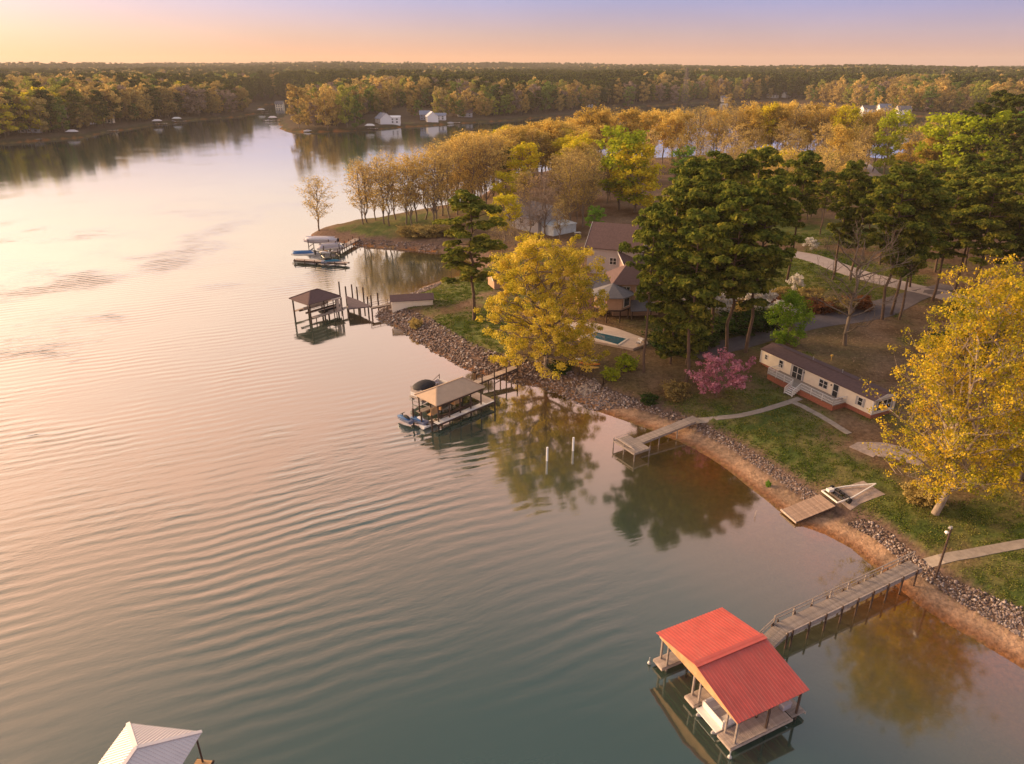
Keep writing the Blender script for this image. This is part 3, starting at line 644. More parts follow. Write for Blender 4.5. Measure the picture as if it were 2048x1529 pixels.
for px, w in ((815, 1.4), (835, 1.6), (858, 1.7), (880, 1.6), (905, 1.6)): shrub(px, 472, 3.0, w, L_BROWN, "brown shrub in the hedge row along the cove bank", "brown shrubs along the cove bank")
for px, py in ((1500,625),(1540,615),(1640,625),(1680,622),(1620,600),(1560,600),(1720,618),(1455,600)): shrub(px, py, 2.6, 1.5, L_RED if px % 3 else L_BROWN, "low rusty shrub in the bed along the driveway", "rusty shrubs along the driveway")
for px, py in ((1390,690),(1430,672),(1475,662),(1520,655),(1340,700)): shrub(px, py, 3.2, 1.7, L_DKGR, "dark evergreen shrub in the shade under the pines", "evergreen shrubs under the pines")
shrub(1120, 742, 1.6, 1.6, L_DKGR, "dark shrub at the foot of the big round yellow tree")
shrub(832, 655, 1.8, 1.0, L_BROWN, "dry shrub on the stone bank below the white shed")
shrub(1536, 972, .8, .6, L_GREEN, "tiny green bush on the sand at the rocks")
shrub(1843, 1005, 2.2, 1.3, L_BROWN, "brown undergrowth shrub left of the leaning yellow tree's trunk")
for px, py in ((1900,700),(1960,720),(1930,640),(2010,690),(2040,760)): shrub(px, py, 3, 1.7, L_DKGR, "dark undergrowth shrub behind the big tall yellow tree", "undergrowth behind the big yellow tree")
# ------------------------------------------------------------------ materials of built things
M_RED = mat("roof_red_metal", (.46, .082, .066), .42, var=.14, scale=.7, spec=.5)
_nt = M_RED.node_tree; _b = _nt.nodes['Principled BSDF']; _src = _b.inputs['Base Color'].links[0].from_socket
_tc = _nt.nodes.new('ShaderNodeTexCoord'); _mp = _nt.nodes.new('ShaderNodeMapping'); _mp.inputs['Scale'].default_value = (3.2, .35, 1); _nt.links.new(_tc.outputs['Object'], _mp.inputs[0])
_n = _nt.nodes.new('ShaderNodeTexNoise'); _n.inputs['Scale'].default_value = 1.6; _n.inputs['Detail'].default_value = 7; _n.inputs['Roughness'].default_value = .7; _nt.links.new(_mp.outputs[0], _n.inputs[0])
_mr = _nt.nodes.new('ShaderNodeMapRange'); _nt.links.new(_n.outputs[0], _mr.inputs[0]); _mr.inputs[1].default_value = .48; _mr.inputs[2].default_value = .78; _mr.inputs[4].default_value = .55
_mx = _nt.nodes.new('ShaderNodeMix'); _mx.data_type = 'RGBA'; _nt.links.new(_mr.outputs[0], _mx.inputs[0]); _nt.links.new(_src, _mx.inputs[6]); _mx.inputs[7].default_value = (.42, .17, .14, 1); _nt.links.new(_mx.outputs[2], _b.inputs['Base Color'])
_nt.links.new(_mr.outputs[0], _nt.nodes.new('ShaderNodeMath').inputs[0]); _rm = _nt.nodes.new('ShaderNodeMapRange'); _nt.links.new(_n.outputs[0], _rm.inputs[0]); _rm.inputs[3].default_value = .32; _rm.inputs[4].default_value = .62; _nt.links.new(_rm.outputs[0], _b.inputs['Roughness'])
M_WMET = mat("roof_white_metal", (.66, .60, .60), .45, var=.07, scale=.6, spec=.5)
M_TAN = mat("roof_tan", (.50, .36, .25), .85, var=.08, scale=1.2)
M_BRR = mat("roof_brown_shingle", (.125, .078, .076), .9, var=.18, scale=2.5, bump=.03)
M_GRR = mat("roof_grey_shingle", (.17, .16, .17), .9, var=.15, scale=2.5, bump=.03)
M_WOOD = mat("weathered_wood", (.27, .225, .20), .9, var=.3, scale=3, stretch=(1, 1, 1), bump=.01, objvar=.14)
M_WOODL = mat("pale_wood", (.42, .34, .29), .9, var=.25, scale=3, objvar=.12)
M_WOODD = mat("dark_wood", (.075, .048, .038), .9, var=.35, scale=2)
M_PLY = mat("raw_plywood", (.50, .31, .16), .85, var=.3, scale=1.5)
M_WHITE = mat("white_paint", (.74, .71, .68), .5, var=.06, scale=2)
M_CREAM = mat("cream_siding", (.86, .77, .63), .7, var=.05, scale=1)
M_BRICK = mat("brick_skirt", (.36, .135, .085), .9, var=.3, scale=6)
M_GLASS = mat("dark_glass", (.03, .035, .04), .12, var=.2, spec=.8)
M_CONC = mat("concrete", (.31, .26, .22), .9, var=.22, scale=1.3, bump=.01)
M_ROAD = mat("asphalt", (.145, .12, .125), .95, var=.18, scale=.8)
M_GRAV = mat("gravel", (.36, .28, .24), .95, var=.3, scale=2.2, bump=.03)
M_BLACK = mat("black_canvas", (.018, .018, .024), .7, var=.2)
M_BLUE = mat("blue_cover", (.03, .12, .30), .6, var=.3, scale=2)
M_TEAL = mat("teal_cover", (.02, .16, .26), .6, var=.3, scale=2)
M_GREYC = mat("grey_cover", (.40, .37, .42), .7, var=.15, scale=1)
M_PYL = mat("pylon_steel", (.16, .13, .12), .8, var=.15)
M_STEEL = mat("galvanized", (.45, .44, .44), .5, .4, var=.15)
M_ORANGE = mat("orange_plastic", (.75, .22, .03), .4, var=.1)
M_YELP = mat("yellow_plastic", (.80, .50, .12), .4, var=.1)
M_PVC = mat("white_pvc", (.80, .80, .80), .35, var=.03)
M_STONE = mat("riprap_stone", (.21, .165, .15), .95, var=.4, scale=1.5, objvar=.55, bump=.04)
M_SIDG = mat("grey_siding", (.42, .41, .42), .8, var=.06)
M_PINKS = mat("tan_siding", (.48, .30, .20), .85, var=.1)
M_POOL = mat("pool_water", (.015, .11, .15), .06, var=.12, spec=.9)
M_DECK = mat("pool_deck_stone", (.56, .44, .36), .9, var=.15, scale=1)
M_LAMP = bpy.data.materials.new("lamp_glass"); M_LAMP.use_nodes = True
_b = M_LAMP.node_tree.nodes['Principled BSDF']; _b.inputs['Base Color'].default_value = (.9, .88, .8, 1); _b.inputs['Roughness'].default_value = .2

def planks(parent, x0, x1, w, z, pitch, mat_, yc=0.0, zfun=None, name='plank', along='x', th=.045, jit=.01):
    """boards laid side by side along x; each one an object that shares one mesh"""
    key = ('pl', round(w, 2), round(pitch, 3), mat_.name, along, th)
    if key not in _names:
        b = MB(); b.box((0, 0, 0), (pitch - .018, w, th) if along == 'x' else (w, pitch - .018, th)); me = b.mesh(name); me.materials.append(mat_); _names[key] = me
    n = int(round((x1 - x0) / pitch))
    for i in range(n):
        q = x0 + (i + .5) * pitch; zz = zfun(q) if zfun else z
        loc = (q, yc + random.uniform(-jit, jit), zz + random.uniform(-.004, .004)) if along == 'x' else (yc, q, zz)
        link(name, _names[key], None, parent, loc, (0, 0, random.uniform(-.006, .006)))
def post(parent, x, y, z0, z1, r=.11, m=None, name='post', sq=False, cap=False):
    b = MB()
    if sq: b.box((x, y, (z0 + z1) / 2), (2*r, 2*r, z1 - z0))
    else: b.tube((x, y, z0), (x, y, z1), r, r * .95, 10)
    return b.build(name, m or M_WOODD, parent)
def rail(parent, pts, h, m, name='railing', pst=1.6, w=.06, mid=True, balus=0, top=.04):
    b = MB()
    for a, c in zip(pts[:-1], pts[1:]):
        a = Vector(a); c = Vector(c); L = (c - a).length; n = max(1, int(L / pst))
        up = Vector((0, 0, h)); b.beam(a + up, c + up, w * 1.6, top)
        if mid: b.beam(a + up * .5, c + up * .5, w, w)
        if balus:
            b.beam(a + up * .12, c + up * .12, w, w); k = int(L / balus)
            for i in range(1, k): p = a + (c - a) * i / k; b.beam(p + up * .12, p + up, .035, .035)
        for i in range(n + 1): p = a + (c - a) * i / n; b.box((p.x, p.y, p.z + h / 2 - .05), (w * 1.5, w * 1.5, h + .1))
    return b.build(name, m, parent)
def lofthull(L, Wd, H, bow=.35, n=9, keel=.5):
    """closed boat hull along x, bow at +x"""
    rings = []
    for i in range(n):
        t = i / (n - 1); x = -L/2 + L * t; k = 1.0 if t < 1 - bow else math.sqrt(max(.002, 1 - ((t - 1 + bow) / bow) ** 2)); w = Wd / 2 * max(k, .05)
        zk = H * .25 * max(0, (t - .6) / .4) ** 2
        rings.append([(x, -w, H), (x, -w * .92, H * .45 + zk), (x, -w * keel, zk + .05), (x, 0, zk), (x, w * keel, zk + .05), (x, w * .92, H * .45 + zk), (x, w, H)])
    b = MB(); b.loft(rings); return b
def dome(b, L, Wd, z0, z1, n=8, pw=2.4, y=0, x=0):
    rings = []
    for i in range(n + 1):
        t = -1 + 2 * i / n; k = max(.02, 1 - abs(t) ** pw); ww = Wd / 2 * (k ** .35); hh = z0 + (z1 - z0) * k ** .8
        rings.append([(x + t * L / 2, y + ww * math.cos(a), z0 + (hh - z0) * math.sin(a)) for a in np.linspace(0, math.pi, 9)])
    return b.loft(rings, closed=True)
def ribbed(parent, quad, pitch, mat_, name='roof_panel', rib=.05, th=.04, per=1):
    """roof plane cut into sheet-metal panels that run from eave (a,b) to ridge (d,c); each panel carries its raised ribs"""
    a, b, c, d = [Vector(q) for q in quad]; n = max(1, int(round((b - a).length / pitch)))
    nrm = (b - a).cross(d - a).normalized()
    if nrm.z < 0: nrm = -nrm
    for i in range(n):
        t0, t1 = i / n, (i + 1) / n; p0 = a + (b - a) * t0; p1 = a + (b - a) * t1; q0 = d + (c - d) * t0; q1 = d + (c - d) * t1
        mb = MB(); mb.slab([p0, p1, q1, q0], th)
        for k in range(per):
            t = (k + .02) / per; s0 = p0 + (p1 - p0) * t; s1 = q0 + (q1 - q0) * t; mb.beam(s0 + nrm * rib / 2, s1 + nrm * rib / 2, .05, rib)
        mb.build(name, mat_, parent)
def hip(parent, hx, hy, z0, z1, rx, mat_, th=.12, name='roof', ridge=None, fascia=None):
    """hipped roof: eave rectangle hx,hy at z0, ridge half-length rx at z1; four sheets"""
    E = [(-hx,-hy,z0),(hx,-hy,z0),(hx,hy,z0),(-hx,hy,z0)]; r0, r1 = (-rx,0,z1), (rx,0,z1)
    mb = MB()
    mb.add(E + [r0, r1] + [(p[0], p[1], p[2] - th) for p in E], [(0,1,5,4),(1,2,5),(2,3,4,5),(3,0,4),(0,6,7,1),(1,7,8,2),(2,8,9,3),(3,9,6,0),(9,8,7,6)])
    o = mb.build(name, mat_, parent)
    if ridge:
        rb = MB()
        for a, b in ((E[0], r0), (E[3], r0), (E[1], r1), (E[2], r1), (r0, r1)):
            a = Vector(a) + Vector((0, 0, .03)); b = Vector(b) + Vector((0, 0, .03)); rb.beam(a, b, .22, .06)
        rb.build('ridge_cap', ridge, o)
    return o

# ================================================================== red boathouse with its long walkway
_e = [P(1314,1265,3.2), P(1444,1215,3.2), P(1618,1380,3.2), P(1475,1449,3.2)]
ctr = sum((Vector(v) for v in _e), Vector()) / 4
RA = R(25.3)
bh = empty('boathouse', (ctr.x, ctr.y, 0), RA, "open boathouse with a red metal gable roof at the lower right", "boathouse")
hx, hy, ze, zr = 3.42, 4.78, 3.2, 4.2
ribbed(bh, [(-hx, hy, ze), (hx, hy, ze), (hx, 0, zr), (-hx, 0, zr)], .30, M_RED, rib=.035)
ribbed(bh, [(-hx, -hy, ze), (hx, -hy, ze), (hx, 0, zr), (-hx, 0, zr)], .30, M_RED, rib=.035)
b = MB(); b.beam((-hx-.02, .14, zr+.035), (hx+.02, .14, zr+.035), .3, .03); b.beam((-hx-.02, -.14, zr+.035), (hx+.02, -.14, zr+.035), .3, .03); b.build('ridge_cap', M_RED, bh)
for sx in (-1, 1):          # plywood gable ends with the truss web behind
    b = MB(); b.slab([(sx*(hx-.28), -hy+.15, ze-.2), (sx*(hx-.28), hy-.15, ze-.2), (sx*(hx-.28), 0, zr-.1)], .02)
    mb = MB(); x = sx * (hx - .25)
    mb.add([(x-.02, -hy+.2, ze-.42), (x-.02, hy-.2, ze-.42), (x-.02, hy-.2, ze-.06), (x-.02, 0, zr-.07), (x-.02, -hy+.2, ze-.06),
            (x+.02, -hy+.2, ze-.42), (x+.02, hy-.2, ze-.42), (x+.02, hy-.2, ze-.06), (x+.02, 0, zr-.07), (x+.02, -hy+.2, ze-.06)],
           [(0,1,2,3,4),(9,8,7,6,5),(0,5,6,1),(1,6,7,2),(2,7,8,3),(3,8,9,4),(4,9,5,0)])
    mb.build('gable_end', M_PLY, bh)
for i in range(6):
    x = -hx + .9 + i * (2*hx - 1.8) / 5; b = MB(); b.beam((x, -hy+.1, ze-.28), (x, hy-.1, ze-.28), .05, .16); b.beam((x, -hy+.1, ze-.12), (x, 0, zr-.13), .05, .12); b.beam((x, hy-.1, ze-.12), (x, 0, zr-.13), .05, .12)
    for q in (-.5, .5): b.beam((x, q*hy*.5, ze-.25), (x, q*hy*.95, ze-.02), .04, .08)
    b.build('truss', M_PLY, bh)
ZD = .62
fing = ((3.45, 4.55), (-.55, .45), (-4.65, -3.35))
for y0, y1 in fing:
    planks(bh, -3.55, 2.4, y1 - y0, ZD, .155, M_WOODL, (y0 + y1) / 2)
    b = MB(); b.box((-.55, y0-.03, ZD-.16), (6.0, .05, .24)); b.box((-.55, y1+.03, ZD-.16), (6.0, .05, .24)); b.box((-3.56, (y0+y1)/2, ZD-.16), (.05, y1-y0+.1, .24)); b.build('dock_frame', M_WOODL, bh)
planks(bh, -4.65, 4.55, 1.35, ZD + .004, .155, M_WOOD, 3.1, along='y')
b = MB(); b.box((3.8, 0, ZD-.16), (.05, 9.3, .24)); b.build('dock_frame', M_WOODL, bh)
for y in (4.35, 3.55, .3, -.45, -3.45, -4.45):
    for x in ((-3.0, 0., 3.0) if abs(y) > 1 else (-3.0, 3.0)): post(bh, x, y, -2.5, ze - .3, .07, M_WOOD if x < 0 else M_WOODD, sq=True)
for x, y in ((-3.85, 4.7), (-3.75, -4.9)):
    post(bh, x, y, -2.5, .75, .05, M_STEEL, 'corner_pile'); b = MB(); dome(b, .3, .3, .1, .35, x=x, y=y); b.build('float', M_STEEL, bh)
b = MB(); b.box((2.6, -3.7, .9), (.8, .45, .5)); b.box((2.6, -3.7, 1.17), (.86, .5, .05)); b.build('dock_box', M_GREYC, bh)
# boat under the red roof, its white bow deck showing
pb = empty('pontoon_boat', (ctr.x + math.cos(RA) * .75, ctr.y + math.sin(RA) * .75, 0), RA, "pontoon boat moored under the red roof, its white end sticking out", "pontoon boat")
for s in (-.85, .85):
    b = MB(); b.tube((-3.9, -1.95 + s, .12), (1.8, -1.95 + s, .12), .28, n=12); b.tube((-4.4, -1.95 + s, .2), (-3.9, -1.95 + s, .12), .08, .28, 12); b.build('pontoon', M_STEEL, pb)
b = MB(); b.box((-1.3, -1.95, .45), (5.9, 2.3, .10)); b.build('deck', M_WHITE, pb)
b = MB()
for y in (-3.05, -.85): b.box((-1.1, y, .82), (5.2, .05, .62))
b.box((-3.65, -1.95, .82), (.05, 2.2, .62)); b.build('side_panel', M_WHITE, pb)
for x, y in ((-2.9, -2.7), (-2.9, -1.2), (.8, -2.7), (.8, -1.2)): b = MB(); b.box((x, y, .68), (1.3, .62, .35)); b.box((x, y + (.28 if y > -2 else -.28), 1.0), (1.3, .14, .38)); b.build('seat', M_WHITE, pb)

wa_, wb_ = P(1562,1259,1.45), P(1831,1130,1.75)
wl_ = (Vector((wb_.x, wb_.y)) - Vector((wa_.x, wa_.y))).length; wang = math.atan2(wb_.y - wa_.y, wb_.x - wa_.x)
wk = empty('dock_walkway', (wa_.x, wa_.y, 0), wang, "long grey plank walkway from the lawn down to the red boathouse", "walkway")
WW = 1.35; zf = lambda q: 1.45 + .3 * q / wl_
planks(wk, 0, wl_, WW, 0, .155, M_WOOD, zfun=zf)
for y in (-WW/2 - .03, WW/2 + .03): b = MB(); b.beam((0, y, zf(0)-.17), (wl_, y, zf(wl_)-.17), .06, .30); b.build('side_beam', M_WOOD, wk)
b = MB(); b.beam((0, -WW/2 + .06, zf(0)+.06), (wl_, -WW/2 + .06, zf(wl_)+.06), .09, .07); b.build('kerb_board', M_WOODL, wk)
for i in range(9):
    q = .5 + i * (wl_ - 1.4) / 8
    for y in (-WW/2 - .14, WW/2 + .14): post(wk, q, y, -2.0, zf(q) + (.35 if y < 0 else .15), .085, M_WOODD, 'pile')
rail(wk, [(0, WW/2 + .12, zf(0)), (wl_ + .8, WW/2 + .12, zf(wl_) - .1)], .85, M_WOOD, pst=2.2, w=.07, top=.06)
# lower, sloping end piece that meets the boathouse
tgt = Vector((ctr.x, ctr.y)) + Vector((math.cos(RA) * 3.9 - math.sin(RA) * 1.2, math.sin(RA) * 3.9 + math.cos(RA) * 1.2))
d2 = Vector((wa_.x, wa_.y)) - tgt; l2 = d2.length; a2 = math.atan2(d2.y, d2.x)
gw = empty('gangway', (tgt.x, tgt.y, 0), a2, "short sloping gangway joining the grey walkway to the red boathouse", "gangway")
zg = lambda q: .68 + (1.44 - .68) * q / l2
planks(gw, 0, l2, 1.25, 0, .155, M_WOOD, zfun=zg)
for y in (-.66, .66): b = MB(); b.beam((0, y, zg(0)-.13), (l2, y, zg(l2)-.13), .05, .2); b.build('side_beam', M_WOOD, gw)
rail(gw, [(0, .7, zg(0)), (l2, .7, zg(l2))], .8, M_WOOD, pst=1.4)
for y in (-.75, .75): post(gw, l2 - .15, y, -2, 1.7, .09, M_WOODD, 'pile')

# lamp post on the lawn
lp = G(1871, 1157); lo = empty('lamp_post', lp, R(200), "brown wooden lamp post on the lawn by the grey walkway", "lamp post")
b = MB(); b.tube((0, 0, -.3), (0, 0, 6.0), .11, .085, 10); b.build('pole', M_WOODD, lo)
b = MB(); b.tube((0, 0, 5.75), (.42, 0, 5.95), .03, n=6); b.box((.1, 0, 5.9), (.3, .2, .22)); b.build('arm', M_STEEL, lo)
b = MB(); dome(b, .34, .34, 5.45, 5.62, x=.45); b.tube((.45, 0, 5.3), (.45, 0, 5.5), .08, .15, 12); b.build('lamp_shade', M_LAMP, lo)

# ================================================================== white-roofed boathouse at the bottom edge
nw, ne = P(256,1447,3.3), P(404,1464,3.3); wd = (Vector((ne.x, ne.y)) - Vector((nw.x, nw.y))); wr = math.atan2(wd.y, wd.x)
hw = wd.length / 2; hl = 4.4
mid = Vector(((nw.x + ne.x)/2, (nw.y + ne.y)/2)) + Vector((math.sin(wr), -math.cos(wr))) * hl
wbh = empty('boathouse', (mid.x, mid.y, 0), wr, "boathouse with a white ribbed metal hip roof, cut by the bottom edge", "boathouse")
zt = 4.75; ry_ = hl - 2.75
for a, b_, c, d in (((-hw, hl), (hw, hl), (0, ry_), (0, ry_)), ((hw, hl), (hw, -hl), (0, -ry_), (0, ry_)), ((-hw, -hl), (-hw, hl), (0, ry_), (0, -ry_)), ((hw, -hl), (-hw, -hl), (0, -ry_), (0, -ry_))):
    A = Vector((a[0], a[1], 3.3)); B = Vector((b_[0], b_[1], 3.3)); Cc = Vector((c[0], c[1], zt)); Dd = Vector((d[0], d[1], zt))
    mb = MB(); pts = [A, B, Cc] if (Cc - Dd).length < .01 else [A, B, Cc, Dd]; mb.slab(pts, .05)
    ex = (B - A).normalized(); nn = ex.cross((Cc + Dd)/2 - (A + B)/2).normalized(); nn = nn if nn.z > 0 else -nn
    up = nn.cross(ex); up = up if up.z > 0 else -up; L = (B - A).length; tc_ = (Cc - A).dot(ex); td = (Dd - A).dot(ex); hh = (Cc - A).dot(up); lo_, hi_ = min(tc_, td), max(tc_, td)
    k = int(L / .23)
    for i in range(1, k):
        s = L * i / k; t = min(1, s / max(.01, lo_)) if s < lo_ else (1 if s <= hi_ else (L - s) / (L - hi_)); p = A + ex * s
        if t > .05: mb.beam(p + nn * .02, p + up * hh * t + nn * .02, .045, .045)
    mb.build('roof_panel', M_WMET, wbh)
b = MB()
for a, c in (((-hw, hl, 3.3), (0, ry_, zt)), ((hw, hl, 3.3), (0, ry_, zt)), ((0, ry_, zt), (0, -ry_, zt)), ((-hw, -hl, 3.3), (0, -ry_, zt)), ((hw, -hl, 3.3), (0, -ry_, zt))):
    b.beam(Vector(a) + Vector((0, 0, .05)), Vector(c) + Vector((0, 0, .05)), .26, .05)
b.build('ridge_cap', M_WMET, wbh)
for x in (-hw + .3, hw - .3):
    for y in (hl - .3, 0, -hl + .3): post(wbh, x, y, -2.5, 3.25, .07, M_WOODD)
for x in (hw - .25, -hw + .25):
    planks(wbh, -hl, hl - .1, 1.15, .6, .155, M_PLY, x, along='y')
    b = MB(); b.box((x - .6, 0, .45), (.05, 2*hl, .22)); b.box((x + .6, 0, .45), (.05, 2*hl, .22)); b.build('dock_frame', M_WOODD, wbh)
b = MB(); dome(b, .35, .35, .6, 1.1, x=hw+.55, y=hl-1.3); b.build('bumper', M_PVC, wbh)

# ================================================================== tan-roofed boathouse
ZT = 3.7
pw_, ps_, pe_ = P(827,789,ZT), P(873,812,ZT), P(970,774,ZT)
ax = Vector((pe_.x - ps_.x, pe_.y - ps_.y)); tr_ = math.atan2(ax.y, ax.x); hl = ax.length / 2; wdv = (Vector((pw_.x - ps_.x, pw_.y - ps_.y))).length; hw = 2.5
cc = (Vector((ps_.x, ps_.y)) + Vector((pe_.x, pe_.y))) / 2 + Vector((-math.sin(tr_), math.cos(tr_))) * hw
tb = empty('boathouse', (cc.x, cc.y, 0), tr_, "open boathouse with a tan hip roof and dark posts beside the stone bank", "boathouse")
hip(tb, hl, hw, ZT, 5.05, hl - 2.1, M_TAN, ridge=M_TAN)
for x in np.linspace(-hl + .5, hl - .5, 5):
    for y in (-hw + .35, hw - .35): post(tb, x, y, -2.5, ZT, .11, M_WOODD)
planks(tb, -hl - .1, hl + 1.6, .95, .95, .155, M_WHITE, -hw + .25)
b = MB(); b.box((.7, -hw - .25, .8), (2*hl + 1.8, .06, .24)); b.box((.7, -hw + .75, .8), (2*hl + 1.8, .06, .24)); b.build('dock_frame', M_WOODD, tb)
planks(tb, -hl + .2, hl + 1.6, 1.0, .95, .155, M_WOOD, hw - .3)
planks(tb, -hw, hw, 1.7, .954, .155, M_WOODL, hl + 1.0, along='y')
b = MB(); b.box((0, -hw + .3, 3.35), (2*hl - .6, .14, .3)); b.box((0, hw - .3, 3.35), (2*hl - .6, .14, .3)); b.build('lift_beam', M_WOODD, tb)
for x, y, a in ((-3.4, -.6, .2), (-1.6, .2, .9), (1.2, -.2, .1)):
    b = MB(); b.box((x, y, 1.9), (1.5, .08, 1.1), a); b.box((x, y + .4, 1.35), (1.5, .8, .06), a); b.build('plywood_panel', M_PLY, tb)
for y in (-1.3, 1.3): b = MB(); b.box((-.2, y, 1.05), (6.4, .3, .25)); b.build('lift_bunk', M_WOODD, tb)
for x, y in ((-hl - .7, -hw + .3), (-hl - 1.1, -.4), (-hl - 1.3, 1.2), (hl + 1.7, -hw - .2), (hl + 1.8, hw + .1)):
    tag(post(None, *(cc.x + x * math.cos(tr_) - y * math.sin(tr_), cc.y + x * math.sin(tr_) + y * math.cos(tr_)), -2.5, 2.4, .13, M_WOODD, 'mooring_pile'), "dark round mooring pile standing in the water at the tan-roofed boathouse", "pile", "mooring piles at the tan-roofed boathouse")
def local(o, x, y, z=0):
    a = o.rotation_euler.z; return (o.location.x + x * math.cos(a) - y * math.sin(a), o.location.y + x * math.sin(a) + y * math.cos(a), z)
# pontoon boat with black canopy, on a lift
po = empty('pontoon_boat', local(tb, .9, hw + 3.1, 1.1), tr_ + R(8), "pontoon boat with a black canopy raised beside the tan-roofed boathouse", "pontoon boat")
for s in (-1.0, 1.0):
    b = MB(); b.tube((-3.3, s, 0), (2.6, s, 0), .3, n=12); b.tube((2.6, s, 0), (3.4, s, .12), .3, .06, 12); b.build('pontoon', M_STEEL, po)
b = MB(); b.box((0, 0, .38), (6.6, 2.55, .12)); b.build('deck', M_WOODL, po)
b = MB()
for y in (-1.2, 1.2): b.box((-.1, y, .80), (5.8, .05, .6))
b.box((-3.05, 0, .80), (.05, 2.4, .6)); b.box((2.8, 0, .80), (.05, 2.4, .6)); b.build('side_panel', M_WHITE, po)
b = MB()
for y in (-1.23, 1.23): b.box((-.1, y, .98), (5.82, .04, .16))
b.build('trim_stripe', M_BLACK, po)
b = MB(); b.box((-1.4, 0, 1.45), (3.3, 2.3, .75)); b.build('enclosure_curtain', mat("clear_vinyl", (.45, .38, .34), .2, var=.2), po)
for x in (-2.9, -1.8, -.8, .15): b = MB(); [b.beam((x, y, .7), (x, y, 1.95), .07, .05) for y in (-1.18, 1.18)]; b.build('canopy_bow', M_BLACK, po)
b = MB(); dome(b, 3.8, 2.7, 1.75, 2.45, x=-1.4); b.build('canopy', M_BLACK, po)
for x, y in ((1.9, -.8), (1.9, .8), (1.0, .8)): b = MB(); b.box((x, y, .65), (.9, .6, .4)); b.box((x, y + (.25 if y > 0 else -.25), .95), (.9, .12, .4)); b.build('seat', M_GREYC, po)
lf = empty('boat_lift', local(tb, .9, hw + 3.1, 0), tr_ + R(8), "steel boat lift holding up the black-canopied pontoon boat", "boat lift")
for x in (-2.4, 3.5):
    for y in (-1.6, 1.6): post(lf, x, y, -2, 1.7 if x < 0 else 2.6, .06, M_WOODD, 'lift_post')
    b = MB(); b.beam((x, -1.6, .35), (x, 1.6, .35), .1, .16); b.build('cross_beam', M_STEEL, lf)
b = MB(); b.beam((3.5, -1.6, 2.5), (.9, -1.6, 1.6), .06, .06); b.beam((3.5, 1.6, 2.5), (.9, 1.6, 1.6), .06, .06); b.beam((3.5, -1.6, 1.6), (1.2, -1.6, .9), .06, .06); b.build('brace', M_WOODD, lf)
def jetski(loc, rz, body, lab, seatm):
    o = empty('jet_ski', loc, rz, lab, "jet ski"); lofthull(2.9, 1.1, .55, .45).build('hull', M_STEEL if body is M_WHITE else mat('ski_hull', (.16, .18, .26), .4), o)
    b = MB(); dome(b, 2.5, .85, .52, .85, x=.1); b.build('deck_shell', body, o)
    b = MB(); dome(b, 1.4, .42, .75, 1.12, x=-.45); b.build('seat', seatm, o)
    b = MB(); b.beam((.45, 0, .8), (.3, 0, 1.2), .1, .1); b.beam((.3, -.38, 1.2), (.3, .38, 1.2), .06, .06); b.build('handlebar', M_BLACK, o); return o
jetski(local(tb, -hl - 2.1, 2.2, .35), tr_ + R(95), M_BLUE, "blue and white jet ski farther from the tan-roofed boathouse", M_BLACK)
jetski(local(tb, -hl - 1.0, .5, .35), tr_ + R(100), M_BLUE, "blue jet ski next to the corner posts of the tan-roofed boathouse", M_WHITE)
sb = empty('rowing_boat', local(tb, -hl + .1, -.9, .05), tr_, "small white rowing boat floating under the end of the tan roof", "boat")
lofthull(3.2, 1.2, .5).build('hull', M_WHITE, sb); b = MB(); b.box((-.4, 0, .53), (.3, 1.05, .05)); b.box((.6, 0, .53), (.3, .9, .05)); b.build('seat', M_WOODL, sb)
b = MB(); b.box((.1, 0, .52), (2.2, .8, .02)); b.build('floor', M_WOODD, sb)
# its walkway over the stones
wa2, wb2 = P(952,765,1.35), P(1031,734,2.0); l3 = math.hypot(wb2.x - wa2.x, wb2.y - wa2.y); a3 = math.atan2(wb2.y - wa2.y, wb2.x - wa2.x)
w2 = empty('dock_walkway', (wa2.x, wa2.y, 0), a3, "pale walkway from the stone bank to the tan-roofed boathouse", "walkway")
zf2 = lambda q: 1.35 + .65 * q / l3
planks(w2, -.3, l3, 1.2, 0, .155, M_WOODL, zfun=zf2)
for y in (-.63, .63): b = MB(); b.beam((-.3, y, zf2(0)-.14), (l3, y, zf2(l3)-.14), .05, .22); b.build('side_beam', M_WOODD, w2)
for q in (.6, 2.9, 5.2, 7.4):
    for y in (-.8, .8): post(w2, q, y, -2, 2.9 if y < 0 else 2.3, .11, M_WOODD, 'pile')
b = MB(); b.beam((3, -.75, .6), (7.4, -.75, 1.7), .06, .12); b.build('brace', M_WOODD, w2)

# white plastic markers and a stick in the water
for px, py, lab in ((1094,922,"white plastic pipe standing in the water, left of the two"), (1146,902,"white plastic pipe standing in the water, nearer the small grey dock")):
    p = P(px, py); tag(post(None, p.x, p.y, -1.5, 1.95, .14, M_PVC, 'marker_pipe'), lab, "marker pipe")
p = P(1509, 1033); b = MB(); b.tube((p.x, p.y, -.6), (p.x + .12, p.y, .75), .035, n=6); tag(b.build('stick', M_WOODL), "thin stick standing in the shallow water before the wooden ramp", "stick")

